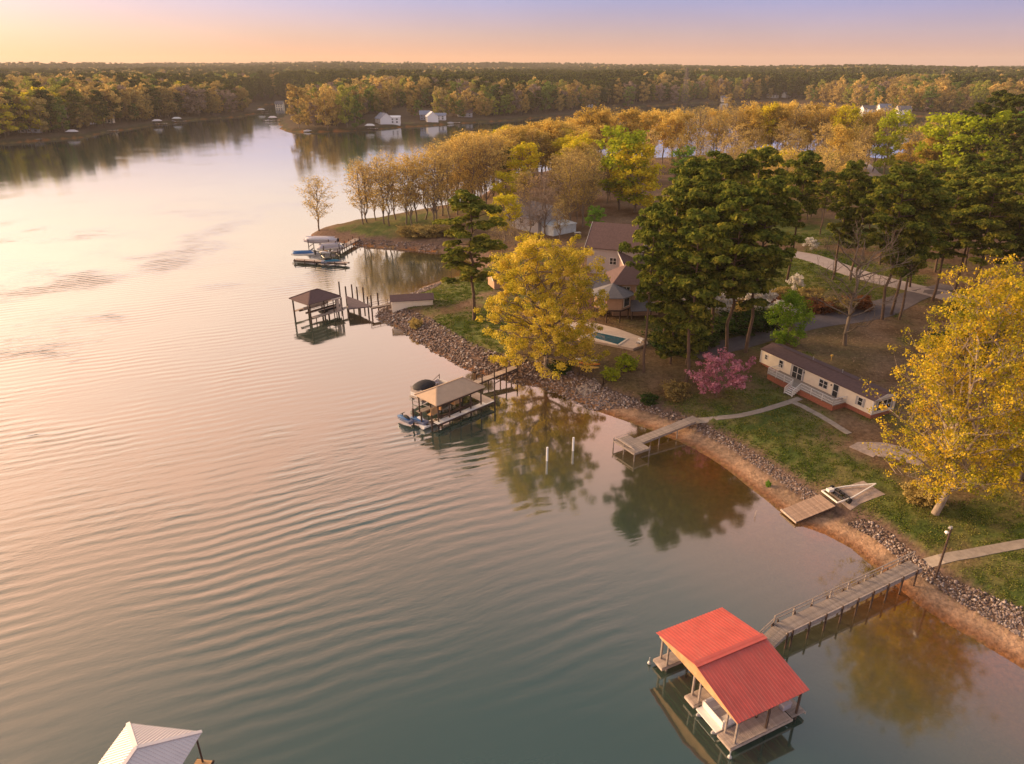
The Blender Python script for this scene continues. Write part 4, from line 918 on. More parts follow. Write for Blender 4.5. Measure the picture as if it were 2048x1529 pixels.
# ================================================================== small weathered dock
e1, e2, e3, w_ = P(1227,873,1.15), P(1263,903,1.15), P(1292,892,1.15), P(1388,842,1.6)
c1 = (Vector(e1) + Vector(e3)) / 2
s0 = P(1280,884,1.15); dv = Vector((w_.x - s0.x, w_.y - s0.y)); sl = dv.length; sa = math.atan2(dv.y, dv.x)
sd2 = empty('small_dock', (s0.x, s0.y, 0), sa, "small weathered grey dock at the end of the garden path", "dock")
zf3 = lambda q: 1.15 + .5 * max(0, q) / sl
planks(sd2, 0, sl + .8, 1.45, 0, .16, M_WOOD, .35, zfun=zf3, jit=.05)
planks(sd2, -2.6, .0, 4.1, 1.16, .16, M_WOOD, .1, jit=.06)
b = MB(); b.box((-1.3, -1.97, 1.02), (2.7, .06, .2)); b.box((-1.3, 2.17, 1.02), (2.7, .06, .2)); b.box((-2.65, .1, 1.02), (.06, 4.1, .2))
b.beam((0, -.4, 1.0), (sl, -.4, zf3(sl)-.15), .06, .2); b.beam((0, 1.1, 1.0), (sl, 1.1, zf3(sl)-.15), .06, .2); b.build('dock_frame', M_WOOD, sd2)
for x, y in ((-2.6, -1.95), (-2.6, .1), (-2.6, 2.15), (-.1, -1.95), (-.1, 2.15), (3.0, -.4), (3.0, 1.1), (6.2, -.4), (6.2, 1.1)):
    post(sd2, x, y, -2, 1.2 + (.3 if x < 0 else 0), .075, M_WOOD, 'pile')
b = MB(); b.box((-2.45, .1, 1.55), (.06, 3.6, .06)); b.box((-1.2, 2.0, 1.55), (2.5, .06, .06)); b.box((-2.3, .3, 1.5), (.35, 2.6, .05)); b.build('bench_rail', M_WOODL, sd2)

# ================================================================== launch ramp, trailer and pad
r1, r2, r3, r4 = [G(a, b_) for a, b_ in ((1562,1024),(1593,1049),(1667,1017),(1643,996))]
ro = (Vector(r1) + Vector(r2)) / 2; re = (Vector(r3) + Vector(r4)) / 2; rl = math.hypot(re.x - ro.x, re.y - ro.y); ra = math.atan2(re.y - ro.y, re.x - ro.x)
rp = empty('boat_ramp', (ro.x, ro.y, 0), ra, "brown plank ramp lying on the sandy bank below the trailer", "ramp")
rwid = (Vector(r1) - Vector(r2)).length
z0r, z1r = .30, ht(re.x, re.y) + .35
zf4 = lambda q: z0r + (z1r - z0r) * q / rl
planks(rp, 0, rl, rwid, 0, .15, mat("ramp_wood", (.33, .235, .185), .9, var=.25, scale=3, objvar=.16), zfun=zf4, th=.05)
b = MB()
for y in (-rwid/2 + .1, 0, rwid/2 - .1): b.beam((0, y, zf4(0) - .14), (rl, y, zf4(rl) - .14), .1, .2)
b.build('bearer', M_WOODD, rp); b = MB(); b.box((-.08, 0, z0r - .02), (.12, rwid + .1, .22)); b.build('end_board', M_WOODL, rp)
gk = empty('trailer', (re.x, re.y, z1r + .1), ra, "white steel boat trailer with its pointed tongue, at the head of the plank ramp", "trailer")
b = MB(); hwk = rwid / 2
b.beam((.1, -hwk, .3), (.1, hwk, .3), .12, .14); b.beam((.1, hwk, .3), (3.0, hwk * .75, .5), .12, .14); b.beam((.1, -hwk, .3), (2.4, -hwk * .8, .4), .12, .14)
b.beam((3.0, hwk * .75, .5), (6.4, 0, .75), .12, .14); b.beam((2.4, -hwk * .8, .4), (6.4, 0, .75), .12, .14); b.build('frame', M_WHITE, gk)
for x in (1.1, 1.9):
    for y in (-.7, 0, .7): b = MB(); b.tube((x, y - .3, .35), (x, y + .3, .35), .17, n=10); b.build('float_drum', M_BLACK, gk)
for y in (-hwk - .12, hwk + .12): b = MB(); b.tube((1.6, y - .1, .3), (1.6, y + .1, .3), .32, n=16); b.build('wheel', M_BLACK, gk)
b = MB(); b.box((.75, hwk * .6, .62), (.7, .5, .3)); b.build('tool_box', M_WHITE, gk)
# concrete pad
q = [G(a, b_) for a, b_ in ((1668,1012),(1700,987),(1727,965),(1768,985),(1700,1012))]
PAVED = []
def drape(name, line, width, m, lab=None, cat=None, kind=None, lift=.05, parts=None, th=.12, step=1.2):
    """a strip laid on the ground along a line of points"""
    pts = [Vector((p[0], p[1])) for p in line]; out = []; PAVED.append((np.array([[p.x, p.y] for p in pts]), (width(.5) if callable(width) else width) / 2))
    for a, b_ in zip(pts[:-1], pts[1:]):
        n = max(1, int((b_ - a).length / step))
        for i in range(n): out.append(a + (b_ - a) * i / n)
    out.append(pts[-1]); n = len(out); out2 = []
    for i in range(n):
        q_ = min(2, i, n - 1 - i); k = i - q_, i + q_ + 1; out2.append(sum(out[k[0]:k[1]], Vector((0, 0))) / (k[1] - k[0]))
    w = width if callable(width) else (lambda t: width)
    rings = []; xs = []; m_ = 5
    for i, p in enumerate(out2):
        d = (out2[min(n-1, i+1)] - out2[max(0, i-1)]).normalized(); s = Vector((-d.y, d.x)) * w(i / max(1, n-1)) / 2
        xs.append([p + s * k for k in np.linspace(-1, 1, m_)])
    fl = np.array([[v.x, v.y] for r in xs for v in r]); zz = height(fl[:, 0], fl[:, 1]).reshape(n, m_) + lift
    rings = [[(xs[i][j].x, xs[i][j].y, zz[i][j]) for j in range(m_)] + [(xs[i][j].x, xs[i][j].y, zz[i][j] - th) for j in range(m_ - 1, -1, -1)] for i in range(n)]
    b = MB(); b.loft(rings); o = b.build(name, m)
    return tag(o, lab, cat, None, kind)
drape('concrete_pad', [G(1680,1004), G(1718,986), G(1748,976)], lambda t: 3.0, M_GRAV, kind='structure')
pl_ = lambda L_: [G(a, b_) for a, b_ in L_]
drape('path', pl_([(1384,843),(1410,843),(1440,840),(1500,829),(1550,814),(1575,806),(1600,797)]), 1.0, M_CONC, kind='structure')
drape('path', pl_([(1588,806),(1625,822),(1660,845),(1698,868)]), .9, M_CONC, kind='structure', lift=.06)
drape('path', pl_([(1842,1131),(1890,1120),(1960,1104),(2010,1094),(2100,1078)]), 1.25, M_CONC, kind='structure')
drape('path', pl_([(1160,786),(1178,775),(1196,764)]), 2.4, M_CONC, kind='structure')
drape('gravel_patch', pl_([(1722,905),(1745,890),(1790,905),(1850,922)]), lambda t: 3.6 - 1.0 * abs(t - .5), M_GRAV, kind='structure')
drape('driveway', pl_([(1385,710),(1420,702),(1470,690),(1530,672),(1590,655),(1650,640),(1720,630),(1790,607),(1850,585),(1900,572)]), lambda t: 4.2 + 3.6 * math.exp(-((t - .60) / .16) ** 2), M_ROAD, kind='structure', step=2.5)
drape('road', pl_([(1400,515),(1500,503),(1575,503),(1640,520),(1700,545),(1760,562),(1850,580),(1960,610),(2100,640)]), 6.0, mat("old_road", (.36, .30, .29), .95, var=.12, scale=.6), kind='structure', step=3)
drape('road', pl_([(1690,300),(1712,318),(1735,335),(1752,352),(1790,385),(1850,420)]), 5.5, mat("pale_road", (.36, .30, .29), .95, var=.12, scale=.6), kind='structure', step=4)

# ================================================================== mobile home
h1, h2 = G(1520,727), G(1740,839)
hd = Vector((h2.x - h1.x, h2.y - h1.y)); HLn = hd.length; hb_z = min(h1.z, h2.z) - .1
ha = math.atan2(hd.y, hd.x); HW = 4.2
hm_ = empty('mobile_home', (h1.x, h1.y, hb_z), ha, "long cream mobile home with a brown roof and white railed porch", "mobile home")
# local frame: x along the front (left to right), y into the house
SK, WT = .75, 2.95
b = MB(); b.box((HLn/2, HW/2, SK/2 - .25), (HLn, HW, SK + .5)); b.build('brick_skirt', M_BRICK, hm_)
b = MB(); b.box((HLn/2, HW/2, (SK + WT)/2), (HLn + .06, HW + .06, WT - SK))
for i in range(12): z = SK + .08 + i * .18; b.box((HLn/2, -.035, z), (HLn + .04, .02, .02))
b.build('siding', M_CREAM, hm_)
b = MB()
for x in (0, HLn):
    for y in (0, HW): b.box((x, y, (SK + WT)/2), (.18, .18, WT - SK))
b.box((HLn/2, -.05, WT - .06), (HLn + .2, .05, .16)); b.box((HLn + .05, HW/2, SK + .08), (.05, HW + .1, .14)); b.build('trim', M_WHITE, hm_)
b = MB(); ov = .22; rz_ = WT + .62
V = [(-ov, -ov, WT), (HLn + ov, -ov, WT), (HLn + ov, HW + ov, WT), (-ov, HW + ov, WT), (-ov, HW/2, rz_), (HLn + ov, HW/2, rz_)]
b.add(V + [(v[0], v[1], v[2] - .1) for v in V[:4]], [(0,1,5,4),(2,3,4,5),(1,2,5),(3,0,4),(0,6,7,1),(1,7,8,2),(2,8,9,3),(3,9,6,0),(9,8,7,6)])
rf = b.build('roof', M_BRR, hm_)
b = MB(); b.beam((-ov, HW/2, rz_ + .02), (HLn + ov, HW/2, rz_ + .02), .25, .04); b.build('ridge_cap', M_BRR, rf)
for x in (HLn * .36, HLn * .62): b = MB(); b.tube((x, HW * .68, rz_ - .3), (x, HW * .68, rz_ + .25), .07, n=8); b.build('vent_pipe', M_STEEL, rf)
b = MB(); b.add([(HLn + ov + .01, -ov, WT - .02), (HLn + ov + .01, HW + ov, WT - .02), (HLn + ov + .01, HW/2, rz_ - .02), (HLn + ov + .05, -ov, WT - .02), (HLn + ov + .05, HW + ov, WT - .02), (HLn + ov + .05, HW/2, rz_ - .02)], [(0,1,2),(5,4,3),(0,3,4,1),(1,4,5,2),(2,5,3,0)]); b.build('gable_trim', M_WHITE, hm_)
def window(par, x, z, w, h, y=-.05, n=1, shut=True, m=None, ax='x'):
    fr = MB(); 
    def bx(b, cx, cz, sx_, sz_, dy, t):
        if ax == 'x': b.box((cx, y + dy, cz), (sx_, t, sz_))
        else: b.box((y - dy, cx, cz), (t, sx_, sz_))
    for s in (-1, 1): bx(fr, x + s * w/2, z, .08, h + .08, -.03, .08); bx(fr, x, z + s * h/2, w, .08, -.03, .08)
    bx(fr, x, z, w, .05, -.03, .06)
    for i in range(1, n): bx(fr, x - w/2 + w * i / n, z, .09, h, -.03, .07)
    o = fr.build('window', m or M_WHITE, par); g = MB(); bx(g, x, z, w - .04, h - .04, 0, .03); g.build('pane', M_GLASS, o)
    if shut:
        for s in (-1, 1):
            sh = MB(); bx(sh, x + s * (w/2 + .2), z, .26, h + .05, -.03, .05); sh.build('shutter', M_BLACK if shut == 'dark' else M_SIDG, o)
    return o
U = lambda px: (px - 1520) / 220.0
for fx, w, h, n in ((.055, .55, .75, 1), (.205, .8, 1.15, 1)): window(hm_, HLn * fx, 2.0, w, h, n=n, shut=False)
window(hm_, HLn * .365, 1.75, 1.9, 1.95, n=2, shut='grey')
window(hm_, HLn * .60, 1.95, 1.5, 1.15, n=2, shut=False)
o = window(hm_, HLn * .705, 1.75, .95, 2.0, n=1, shut=False); o.name = 'door'
window(hm_, HLn * .905, 1.9, .75, 1.15, n=1, shut='grey')
window(hm_, HW * .5, 1.9, 2.7, 1.45, y=HLn + .05, n=3, shut='white', ax='y')
for fx in (.425, .665): b = MB(); b.box((HLn * fx, -.10, 2.35), (.12, .12, .22)); b.build('wall_lantern', M_BLACK, hm_)
# porch
PZ = .85; x0, x1 = HLn * .205, HLn * .80; PD = 2.5; sx0, sx1 = x0 + (x1 - x0) * .40, x0 + (x1 - x0) * .52
b = MB(); b.box(((x0 + x1)/2, -PD/2, PZ/2 - .3), (x1 - x0, PD, PZ + .45)); b.build('porch_base', M_BRICK, hm_)
planks(hm_, x0, x1, PD + .1, PZ + .03, .30, mat("deck_paint", (.33, .28, .24), .8, var=.12, objvar=.05), -PD/2 - .02, name='deck_board')
rail(hm_, [(x0, -.05, PZ + .03), (x0, -PD, PZ + .03), (sx0, -PD, PZ + .03)], .95, M_WHITE, 'porch_railing', 1.5, balus=.22)
rail(hm_, [(sx1, -PD, PZ + .03), (x1, -PD, PZ + .03), (x1, -.05, PZ + .03)], .95, M_WHITE, 'porch_railing', 1.5, balus=.22)
for i in range(5):
    b = MB(); b.box(((sx0 + sx1)/2, -PD - .16 - i * .28, PZ - .08 - i * .17), (sx1 - sx0, .3, .06)); b.box(((sx0 + sx1)/2, -PD - .05 - i * .28, PZ - .16 - i * .17), (sx1 - sx0, .04, .16)); b.build('step', M_WHITE, hm_)
for x in (sx0, sx1): rail(hm_, [(x, -PD, PZ + .03), (x, -PD - 1.4, -.0)], .9, M_WHITE, 'stair_railing', 1.2, balus=.2)
b = MB(); b.box((x1 - .6, -.5, PZ + .3), (.45, .45, .45)); tag(b.build('flower_pot', M_STONE, hm_))
for x, y in ((sx0 - .6, -PD - .5),):
    p = local(hm_, x, y); b = MB(); b.tube((p[0], p[1], ht(p[0], p[1]) - .05), (p[0], p[1], ht(p[0], p[1]) + .35), .14, .2, 10); tag(b.build('flower_pot', M_PLY), "clay flower pot at the foot of the white porch stairs", "flower pot")
p = G(1662, 722); b = MB(); b.tube((p.x, p.y, p.z - .1), (p.x, p.y, p.z + .9), .05, n=6); dome(b, .35, .3, p.z + .7, p.z + 1.05, x=0); 
b = MB(); b.tube((p.x, p.y, p.z - .1), (p.x, p.y, p.z + .8), .04, n=6); b.box((p.x, p.y, p.z + .9), (.35, .2, .25)); tag(b.build('mailbox', M_YELP), "small yellow box on a stick behind the mobile home", "box")

# ================================================================== generic houses
def house(loc, rz, Lx, Wy, wh, rise, wallm, roofm, lab, wins=(), cat='house', name='house', ov=.5, chim=None, skirt=None, group=None, door=None):
    """gabled house: ridge along local x; wins = (side, pos, z, w, h, n)"""
    o = empty(name, loc, rz, lab, cat, group)
    b = MB(); X, Y = Lx/2, Wy/2
    V = [(-X,-Y,-1.5),(X,-Y,-1.5),(X,Y,-1.5),(-X,Y,-1.5),(-X,-Y,wh),(X,-Y,wh),(X,Y,wh),(-X,Y,wh),(-X,0,wh+rise),(X,0,wh+rise)]
    b.add(V, [(0,3,2,1),(0,1,5,4),(2,3,7,6),(1,2,6,9,5),(3,0,4,8,7)]); b.add([V[4],V[5],V[9],V[8]], [(0,1,2,3)]); b.add([V[6],V[7],V[8],V[9]], [(0,1,2,3)]); b.build('wall', wallm, o)
    b = MB(); k = rise / Y; ex = X + ov; ey = Y + ov; ze_ = wh - k * ov + .12; zr_ = wh + rise + .12
    b.slab([(-ex,-ey,ze_),(ex,-ey,ze_),(ex,0,zr_),(-ex,0,zr_)], .16); b.slab([(ex,ey,ze_),(-ex,ey,ze_),(-ex,0,zr_),(ex,0,zr_)], .16); rf = b.build('roof', roofm, o)
    b = MB()
    for sx in (-1, 1): b.beam((sx*(ex+.03), -ey, ze_-.08), (sx*(ex+.03), 0, zr_-.08), .05, .25); b.beam((sx*(ex+.03), ey, ze_-.08), (sx*(ex+.03), 0, zr_-.08), .05, .25)
    b.build('fascia', M_WHITE, o)
    if chim: b = MB(); b.box((chim[0], chim[1], wh + rise), (.9, .9, 2.4)); b.build('chimney', M_BRICK, rf)
    for sd, ps, z, w, h, n in wins:
        if sd in 'fb': w_o = window(o, ps, z, w, h, y=-Y - .04 if sd == 'f' else Y + .10, n=n, shut=False)
        else: w_o = window(o, ps, z, w, h, y=X + .06 if sd == 'r' else -X - .10, n=n, shut=False, ax='y')
    return o
# grey house on the neck
p = G(1068, 455); g1 = house((p.x, p.y, p.z), R(-52), 15, 9.5, 4.0, 3.4, M_SIDG, M_GRR, "grey-roofed house half hidden by bare trees on the neck", [('r', -2.5, 2.2, 1.4, 1.5, 2), ('f', -5, 2.5, 1.6, 1.5, 2), ('f', 0, 2.5, 1.6, 1.5, 2), ('f', 5, 2.5, 1.6, 1.5, 2)])
b = MB(); b.box((10.3, .5, .6), (5.2, 8.5, 4.0)); b.add([(7.7,-4,2.8),(13,-4,2.5),(13,5,2.5),(7.7,5,2.8),(7.7,-4,3.0),(13,-4,2.7),(13,5,2.7),(7.7,5,3.0)], [(0,3,2,1),(4,5,6,7),(0,1,5,4),(1,2,6,5),(2,3,7,6),(3,0,4,7)]); b.build('sun_room', mat("pale_sheeting", (.60, .66, .70), .5, var=.25, scale=.7), g1)
pz = local(g1, 16.5, 2, g1.location.z); 
def table(loc, rz, lab, m=M_WHITE):
    o = empty('garden_table', loc, rz, lab, 'table'); b = MB(); b.box((0, 0, .75), (1.8, 1.0, .06)); b.build('table_top', m, o)
    for x in (-.8, .8):
        for y in (-.4, .4): b = MB(); b.box((x, y, .37), (.06, .06, .72)); b.build('leg', m, o)
table((pz[0], pz[1], ht(pz[0], pz[1])), .3, "white garden table beside the white sun room of the grey house")
# brown-roofed house
p = G(1222, 545); br = house((p.x + 2, p.y + 3, p.z), R(-22), 12, 10.5, 6.0, 4.2, mat("pale_siding", (.46, .41, .40), .8, var=.06), M_BRR, "tall brown-roofed house with pale grey walls behind the big round yellow tree", [('l', -2, 3.2, 1.1, 1.5, 1), ('l', 2, 3.2, 1.1, 1.5, 1), ('f', 0, 3, 1.5, 1.5, 2)])
p = G(1290, 548); house((p.x, p.y + 2, p.z), R(15), 13, 8.5, 3.2, 2.4, mat("pink_siding", (.46, .33, .29), .8, var=.08), M_BRR, "low wing with a brown roof between the brown-roofed house and the pines", [('f', -3, 1.6, 1.2, 1.3, 2), ('f', 2, 1.6, 1.2, 1.3, 2)])
# pool house: octagonal room on posts with faceted roof, hipped grey wing behind
p = G(1228, 652); ph = empty('pool_house', (p.x, p.y + 4.5, p.z), R(0), "pool house with grey hip roofs and a faceted room raised on posts", "house")
def octa(r, rot=22.5): return [(r * math.cos(R(rot + 45 * i)), r * math.sin(R(rot + 45 * i))) for i in range(8)]
b = MB(); b.poly(octa(3.5), 2.5, 4.9); b.build('tower_wall', M_PINKS, ph)
b = MB(); ro_ = octa(4.1); b.add([(x, y, 4.9) for x, y in ro_] + [(0, 0, 6.6)] + [(x, y, 4.75) for x, y in ro_], [(i, (i+1) % 8, 8) for i in range(8)] + [(i, 9 + i, 9 + (i+1) % 8, (i+1) % 8) for i in range(8)] + [tuple(range(9, 17))[::-1]]); b.build('tower_roof', M_GRR, ph)
for i in range(8):
    a = R(22.5 + 45 * i + 22.5); cx, cy = 3.27 * math.cos(a), 3.27 * math.sin(a)
    if math.sin(a) < .2 and i not in (5,):
        b = MB(); b.box((cx, cy, 3.75), (.08, 1.7, 1.7), a); w_o = b.build('window', M_WHITE, ph); b = MB(); b.box((cx * 1.02, cy * 1.02, 3.75), (.08, 1.45, 1.45), a); b.build('pane', M_GLASS, w_o)
    post(ph, *(3.2 * math.cos(R(22.5 + 45*i)), 3.2 * math.sin(R(22.5 + 45*i))), -.6, 2.5, .12, M_WOODD)
b = MB(); b.poly(octa(3.75), 2.3, 2.5); b.build('floor_slab', M_WOODD, ph)
b = MB(); b.box((4.6, 4.2, 2.9), (8.5, 7.5, 7.0)); b.build('wall', M_PINKS, ph)
ro_ = MB(); ro_.add([(-.2,-.2,6.35),(9.4,-.2,6.35),(9.4,8.5,6.35),(-.2,8.5,6.35),(3.0,4.2,9.0),(6.4,4.2,9.0)], [(0,1,5,4),(1,2,5),(2,3,4,5),(3,0,4),(3,2,1,0)]); ro_.build('roof', M_BRR, ph)
b = MB(); b.add([(-6.5,2.2,4.3),(.4,1.6,4.3),(.4,8.6,4.3),(-6.5,8.6,4.3),(-3.6,5.2,6.3),(.3,5.2,6.3)], [(0,1,5,4),(1,2,5),(2,3,4,5),(3,0,4),(3,2,1,0)]); b.build('roof', M_GRR, ph)
b = MB(); b.box((-2.9, 5.3, 1.6), (5.8, 5.6, 5.2)); b.build('wall', M_PINKS, ph)
b = MB(); b.slab([(3.2,-2.6,2.1),(7.2,-2.2,2.1),(7.2,.4,3.3),(3.2,.4,3.3)], .12); b.build('lean_to_roof', M_GRR, ph)
for x in (3.5, 6.9): post(ph, x, -2.3, -.6, 2.1, .1, M_WOODD)
w_o = window(ph, 6.5, 3.6, 1.4, 1.2, y=.40, n=2, shut=False)
# skylight
for x_, z_ in ((2.6, 5.2), (5.0, 5.2), (7.6, 5.2), (7.6, 2.2)): window(ph, x_, z_, 1.3, 1.2, y=.40, n=2, shut=False)
# pool terrace
pp = [G(a, b_, .12) for a, b_ in ((1118,664),(1140,648),(1191,648),(1232,658),(1292,680),(1296,690),(1266,702),(1160,682))]
zt_ = max(v.z for v in pp) + .02
b = MB(); b.poly([(v.x, v.y) for v in pp], zt_ - 1.2, zt_); o = b.build('pool_terrace', M_DECK); tag(o, kind='structure')
q = [P(a, b_, zt_) for a, b_ in ((1171,673),(1191,664),(1256,678),(1236,691))]
po_ = empty('swimming_pool', (0, 0, 0), 0, "blue swimming pool with a pale coping beside the big round yellow tree", "swimming pool")
cx_, cy_ = sum(v.x for v in q)/4, sum(v.y for v in q)/4
b = MB(); b.poly([(v.x, v.y) for v in q], zt_ + .004, zt_ + .02); b.build('pool_water', M_POOL, po_)
b = MB(); 
for a, c in zip(q, q[1:] + q[:1]):
    b.beam((a.x, a.y, zt_ + .03), (c.x, c.y, zt_ + .03), .35, .10)
b.build('coping', mat("coping", (.66, .58, .50), .8, var=.08), po_)
for i, (px, py) in enumerate(((1135,655),(1150,662),(1277,690),(1284,684))):
    p = P(px, py, zt_); o = empty('sun_lounger', p, .6 * i, "pale sun lounger on the terrace " + ("left of the pool" if i < 2 else "right of the pool") + (", nearer the water" if i in (1, 2) else ", farther from the water"), 'lounger')
    b = MB(); b.box((.3, 0, .32), (1.3, .65, .08)); b.build('seat', M_WHITE, o); b = MB(); b.beam((-.35, 0, .34), (-.85, 0, .75), .65, .08); b.build('backrest', M_WHITE, o)
    for x in (-.3, .85):
        for y in (-.28, .28): b = MB(); b.box((x, y, .14), (.05, .05, .3)); b.build('leg', M_WHITE, o)
# hedge below the pool terrace
hp = [G(1160,690), G(1200,700), G(1262,712)]
# kayaks
for px, py, m_, lab in ((1178,737,M_ORANGE,"orange kayak lying on the rack behind the wire fence"), (1176,744,M_YELP,"yellow kayak lying in front of the orange one behind the fence"), (1172,729,M_WHITE,"white kayak lying behind the orange one near the fence")):
    p = G(px, py, .75); k = empty('kayak', p, R(-12), lab, 'kayak'); rings = []
    for t in np.linspace(-1, 1, 11):
        w = .38 * math.sqrt(max(.004, 1 - t * t)) ; rings.append([(t * 1.7, w * math.cos(a), .17 * math.sin(a) * (1 - .5 * t * t) + .12 * t * t) for a in np.linspace(0, 2 * math.pi, 9)[:-1]])
    b = MB(); b.loft(rings); b.build('hull', m_, k, True); b = MB(); dome(b, .8, .4, .13, .2); b.build('cockpit_rim', M_BLACK, k)
p = G(1176, 740); o = empty('kayak_rack', p, R(-12), "low wooden rack under the kayaks", 'rack')
for x in (-.9, .9):
    b = MB(); b.box((x, .1, .62), (.1, 2.2, .08)); b.box((x, -.9, .3), (.1, .1, .7)); b.box((x, 1.1, .3), (.1, .1, .7)); b.build('trestle', M_WOODD, o)
# fence
def fence(pts, h, lab, slat=.5):
    o = empty('fence', (0, 0, 0), 0, lab, 'fence')
    for a, c in zip(pts[:-1], pts[1:]):
        L = math.hypot(c.x - a.x, c.y - a.y); n = max(1, int(L / 2.0))
        for i in range(n + 1):
            x = a.x + (c.x - a.x) * i / n; y = a.y + (c.y - a.y) * i / n; z = ht(x, y); b = MB(); b.box((x, y, z + h/2), (.11, .11, h + .5)); b.build('post', M_WOODD, o)
        for i in range(n):
            q0 = Vector((a.x + (c.x - a.x) * i / n, a.y + (c.y - a.y) * i / n, 0)); q1 = Vector((a.x + (c.x - a.x) * (i+1) / n, a.y + (c.y - a.y) * (i+1) / n, 0)); q0.z = ht(q0.x, q0.y); q1.z = ht(q1.x, q1.y)
            for zz in (.25, h - .12): b = MB(); b.beam(q0 + Vector((0, 0, zz)), q1 + Vector((0, 0, zz)), .05, .10); b.build('rail', M_WOODD, o)
            b = MB(); k = 7
            for j in range(k): s = q0 + (q1 - q0) * (j + .5) / k; b.beam(s + Vector((0, 0, .1)), s + Vector((0, 0, h - .05)), .05, .03)
            b.build('picket_panel', M_WOODD, o)
fence(pl_([(1158,750),(1206,772),(1268,738)]), 1.15, "low dark picket fence with a corner above the stone bank")

# ================================================================== white shed (long, low) on the stone spit
s1, s2 = G(785,627), G(866,610); sv = Vector((s2.x - s1.x, s2.y - s1.y)); sl_ = sv.length
sh = empty('shed', (s1.x, s1.y, min(s1.z, s2.z) - .1), math.atan2(sv.y, sv.x), "long low cream shed with a brown roof beside the brown-roofed dock", "shed")
sh.location.z += .55
b = MB(); b.box((sl_/2, 1.7, .9), (sl_, 3.4, 2.4)); b.build('wall', M_CREAM, sh)
b = MB(); b.slab([(-.3,-.35,2.05),(sl_+.3,-.35,2.05),(sl_+.3,1.7,2.85),(-.3,1.7,2.85)], .1); b.slab([(sl_+.3,3.75,2.05),(-.3,3.75,2.05),(-.3,1.7,2.85),(sl_+.3,1.7,2.85)], .1); b.build('roof', M_BRR, sh)
b = MB(); b.add([(-.02,0,2.05),(-.02,3.4,2.05),(-.02,1.7,2.75),(.05,0,2.05),(.05,3.4,2.05),(.05,1.7,2.75)], [(0,1,2),(5,4,3),(0,3,4,1),(1,4,5,2),(2,5,3,0)]); b.build('gable', M_CREAM, sh)
b = MB(); b.box((-.04, 1.7, 1.0), (.06, 1.9, 1.9)); b.build('door', M_WHITE, sh)
b = MB()
for i in range(5): b.box((sl_ * (i + .5) / 5, -.01, .9), (.05, .04, 2.3))
b.build('batten', M_CREAM, sh)
p = G(1005, 572); house((p.x, p.y, p.z), R(20), 5.2, 4.2, 2.1, 1.2, M_PINKS, M_BRR, "small brown shed roof left of the big round yellow tree", [], 'shed', 'shed', .3)

# ================================================================== brown hip-roofed dock
ZE = 4.1
pW, pS, pE = P(582,594,ZE), P(617,610,ZE), P(681,592,ZE); v = Vector((pE.x - pS.x, pE.y - pS.y)); ba = math.atan2(v.y, v.x); hl = v.length/2; hw = max(2.6, Vector((pW.x - pS.x, pW.y - pS.y)).length / 2 * .92)
cc = (Vector((pS.x, pS.y)) + Vector((pE.x, pE.y)))/2 + Vector((-math.sin(ba), math.cos(ba))) * hw
bd = empty('boathouse', (cc.x, cc.y, 0), ba, "tall open boathouse with a brown hip roof off the stone spit", "boathouse")
hip(bd, hl, hw, ZE, ZE + 1.5, hl - hw * .9, M_BRR, ridge=M_BRR)
for x in (-hl + .5, 0, hl - .5):
    for y in (-hw + .5, hw - .5): post(bd, x, y, -3, ZE, .17, M_WOODD)
b = MB(); b.box((0, -hw + .5, ZE - .35), (2*hl - .6, .16, .35)); b.box((0, hw - .5, ZE - .35), (2*hl - .6, .16, .35)); b.box((-hl + .5, 0, ZE - .35), (.16, 2*hw - 1, .3)); b.box((hl - .5, 0, ZE - .35), (.16, 2*hw - 1, .3)); b.build('top_beam', M_WOODL, bd)
planks(bd, -hl + .6, hl + 2.5, 1.1, 1.3, .2, M_WOODL, -hw + .2)
planks(bd, -hl + .6, hl + 2.5, .9, 1.3, .2, M_WOODL, hw - .2)
b = MB(); b.box((0, 0, 2.4), (2*hl - 1.6, .12, .5)); b.box((0, -hw + .45, 2.9), (2*hl - 1, .08, .12)); b.box((0, -hw + .45, 2.2), (2*hl - 1, .08, .12)); b.build('guard_rail', M_WOODL, bd)
for y in (-1.1, 1.1): b = MB(); b.box((0, y, 1.8), (2*hl - 1.2, .35, .3)); b.build('lift_bunk', M_WOODD, bd)
for x in (-hl + 1.5, -.8, .8, hl - 1.2): post(bd, x, -hw + .2, -3, 1.2, .1, M_WOODD)
# side platform with dark boards, and the catwalk
tri = [P(a, b_, 1.8) for a, b_ in ((692,592),(716,600),(743,613),(697,618))]
sp = empty('side_platform', (0, 0, 0), 0, "dark boarded platform on posts between the brown-roofed boathouse and the shed", "platform")
b = MB(); b.slab([Vector((v.x, v.y, 1.8)) for v in tri], .2); b.build('boarding', mat("dark_boards", (.115, .085, .095), .9, var=.3, scale=2), sp)
for v in tri: post(sp, v.x, v.y, -3, 1.7, .13, M_WOODD)
m2 = (tri[2] + tri[3]) / 2; post(sp, m2.x, m2.y, -3, 1.7, .13, M_WOODD)
for px, py, h in ((681,590,3.8),(694,608,3.8),(706,594,3.6),(716,597,3.4),(728,604,3.2),(737,622,3.0),(744,622,3.3),(757,614,3.0)):
    p = P(px, py + 8, 0) if py < 600 else P(px, py, 0)
    tag(post(None, p.x, p.y, -3, h, .16, M_WOODD, 'mooring_pile'), "dark pile standing in the water around the boarded platform by the shed", "pile", "piles around the platform by the shed")
cA, cB = P(742,616,1.8), P(778,609,1.8); cl = math.hypot(cB.x - cA.x, cB.y - cA.y)
cw = empty('catwalk', (cA.x, cA.y, 0), math.atan2(cB.y - cA.y, cB.x - cA.x), "narrow catwalk from the boarded platform to the shed", "catwalk")
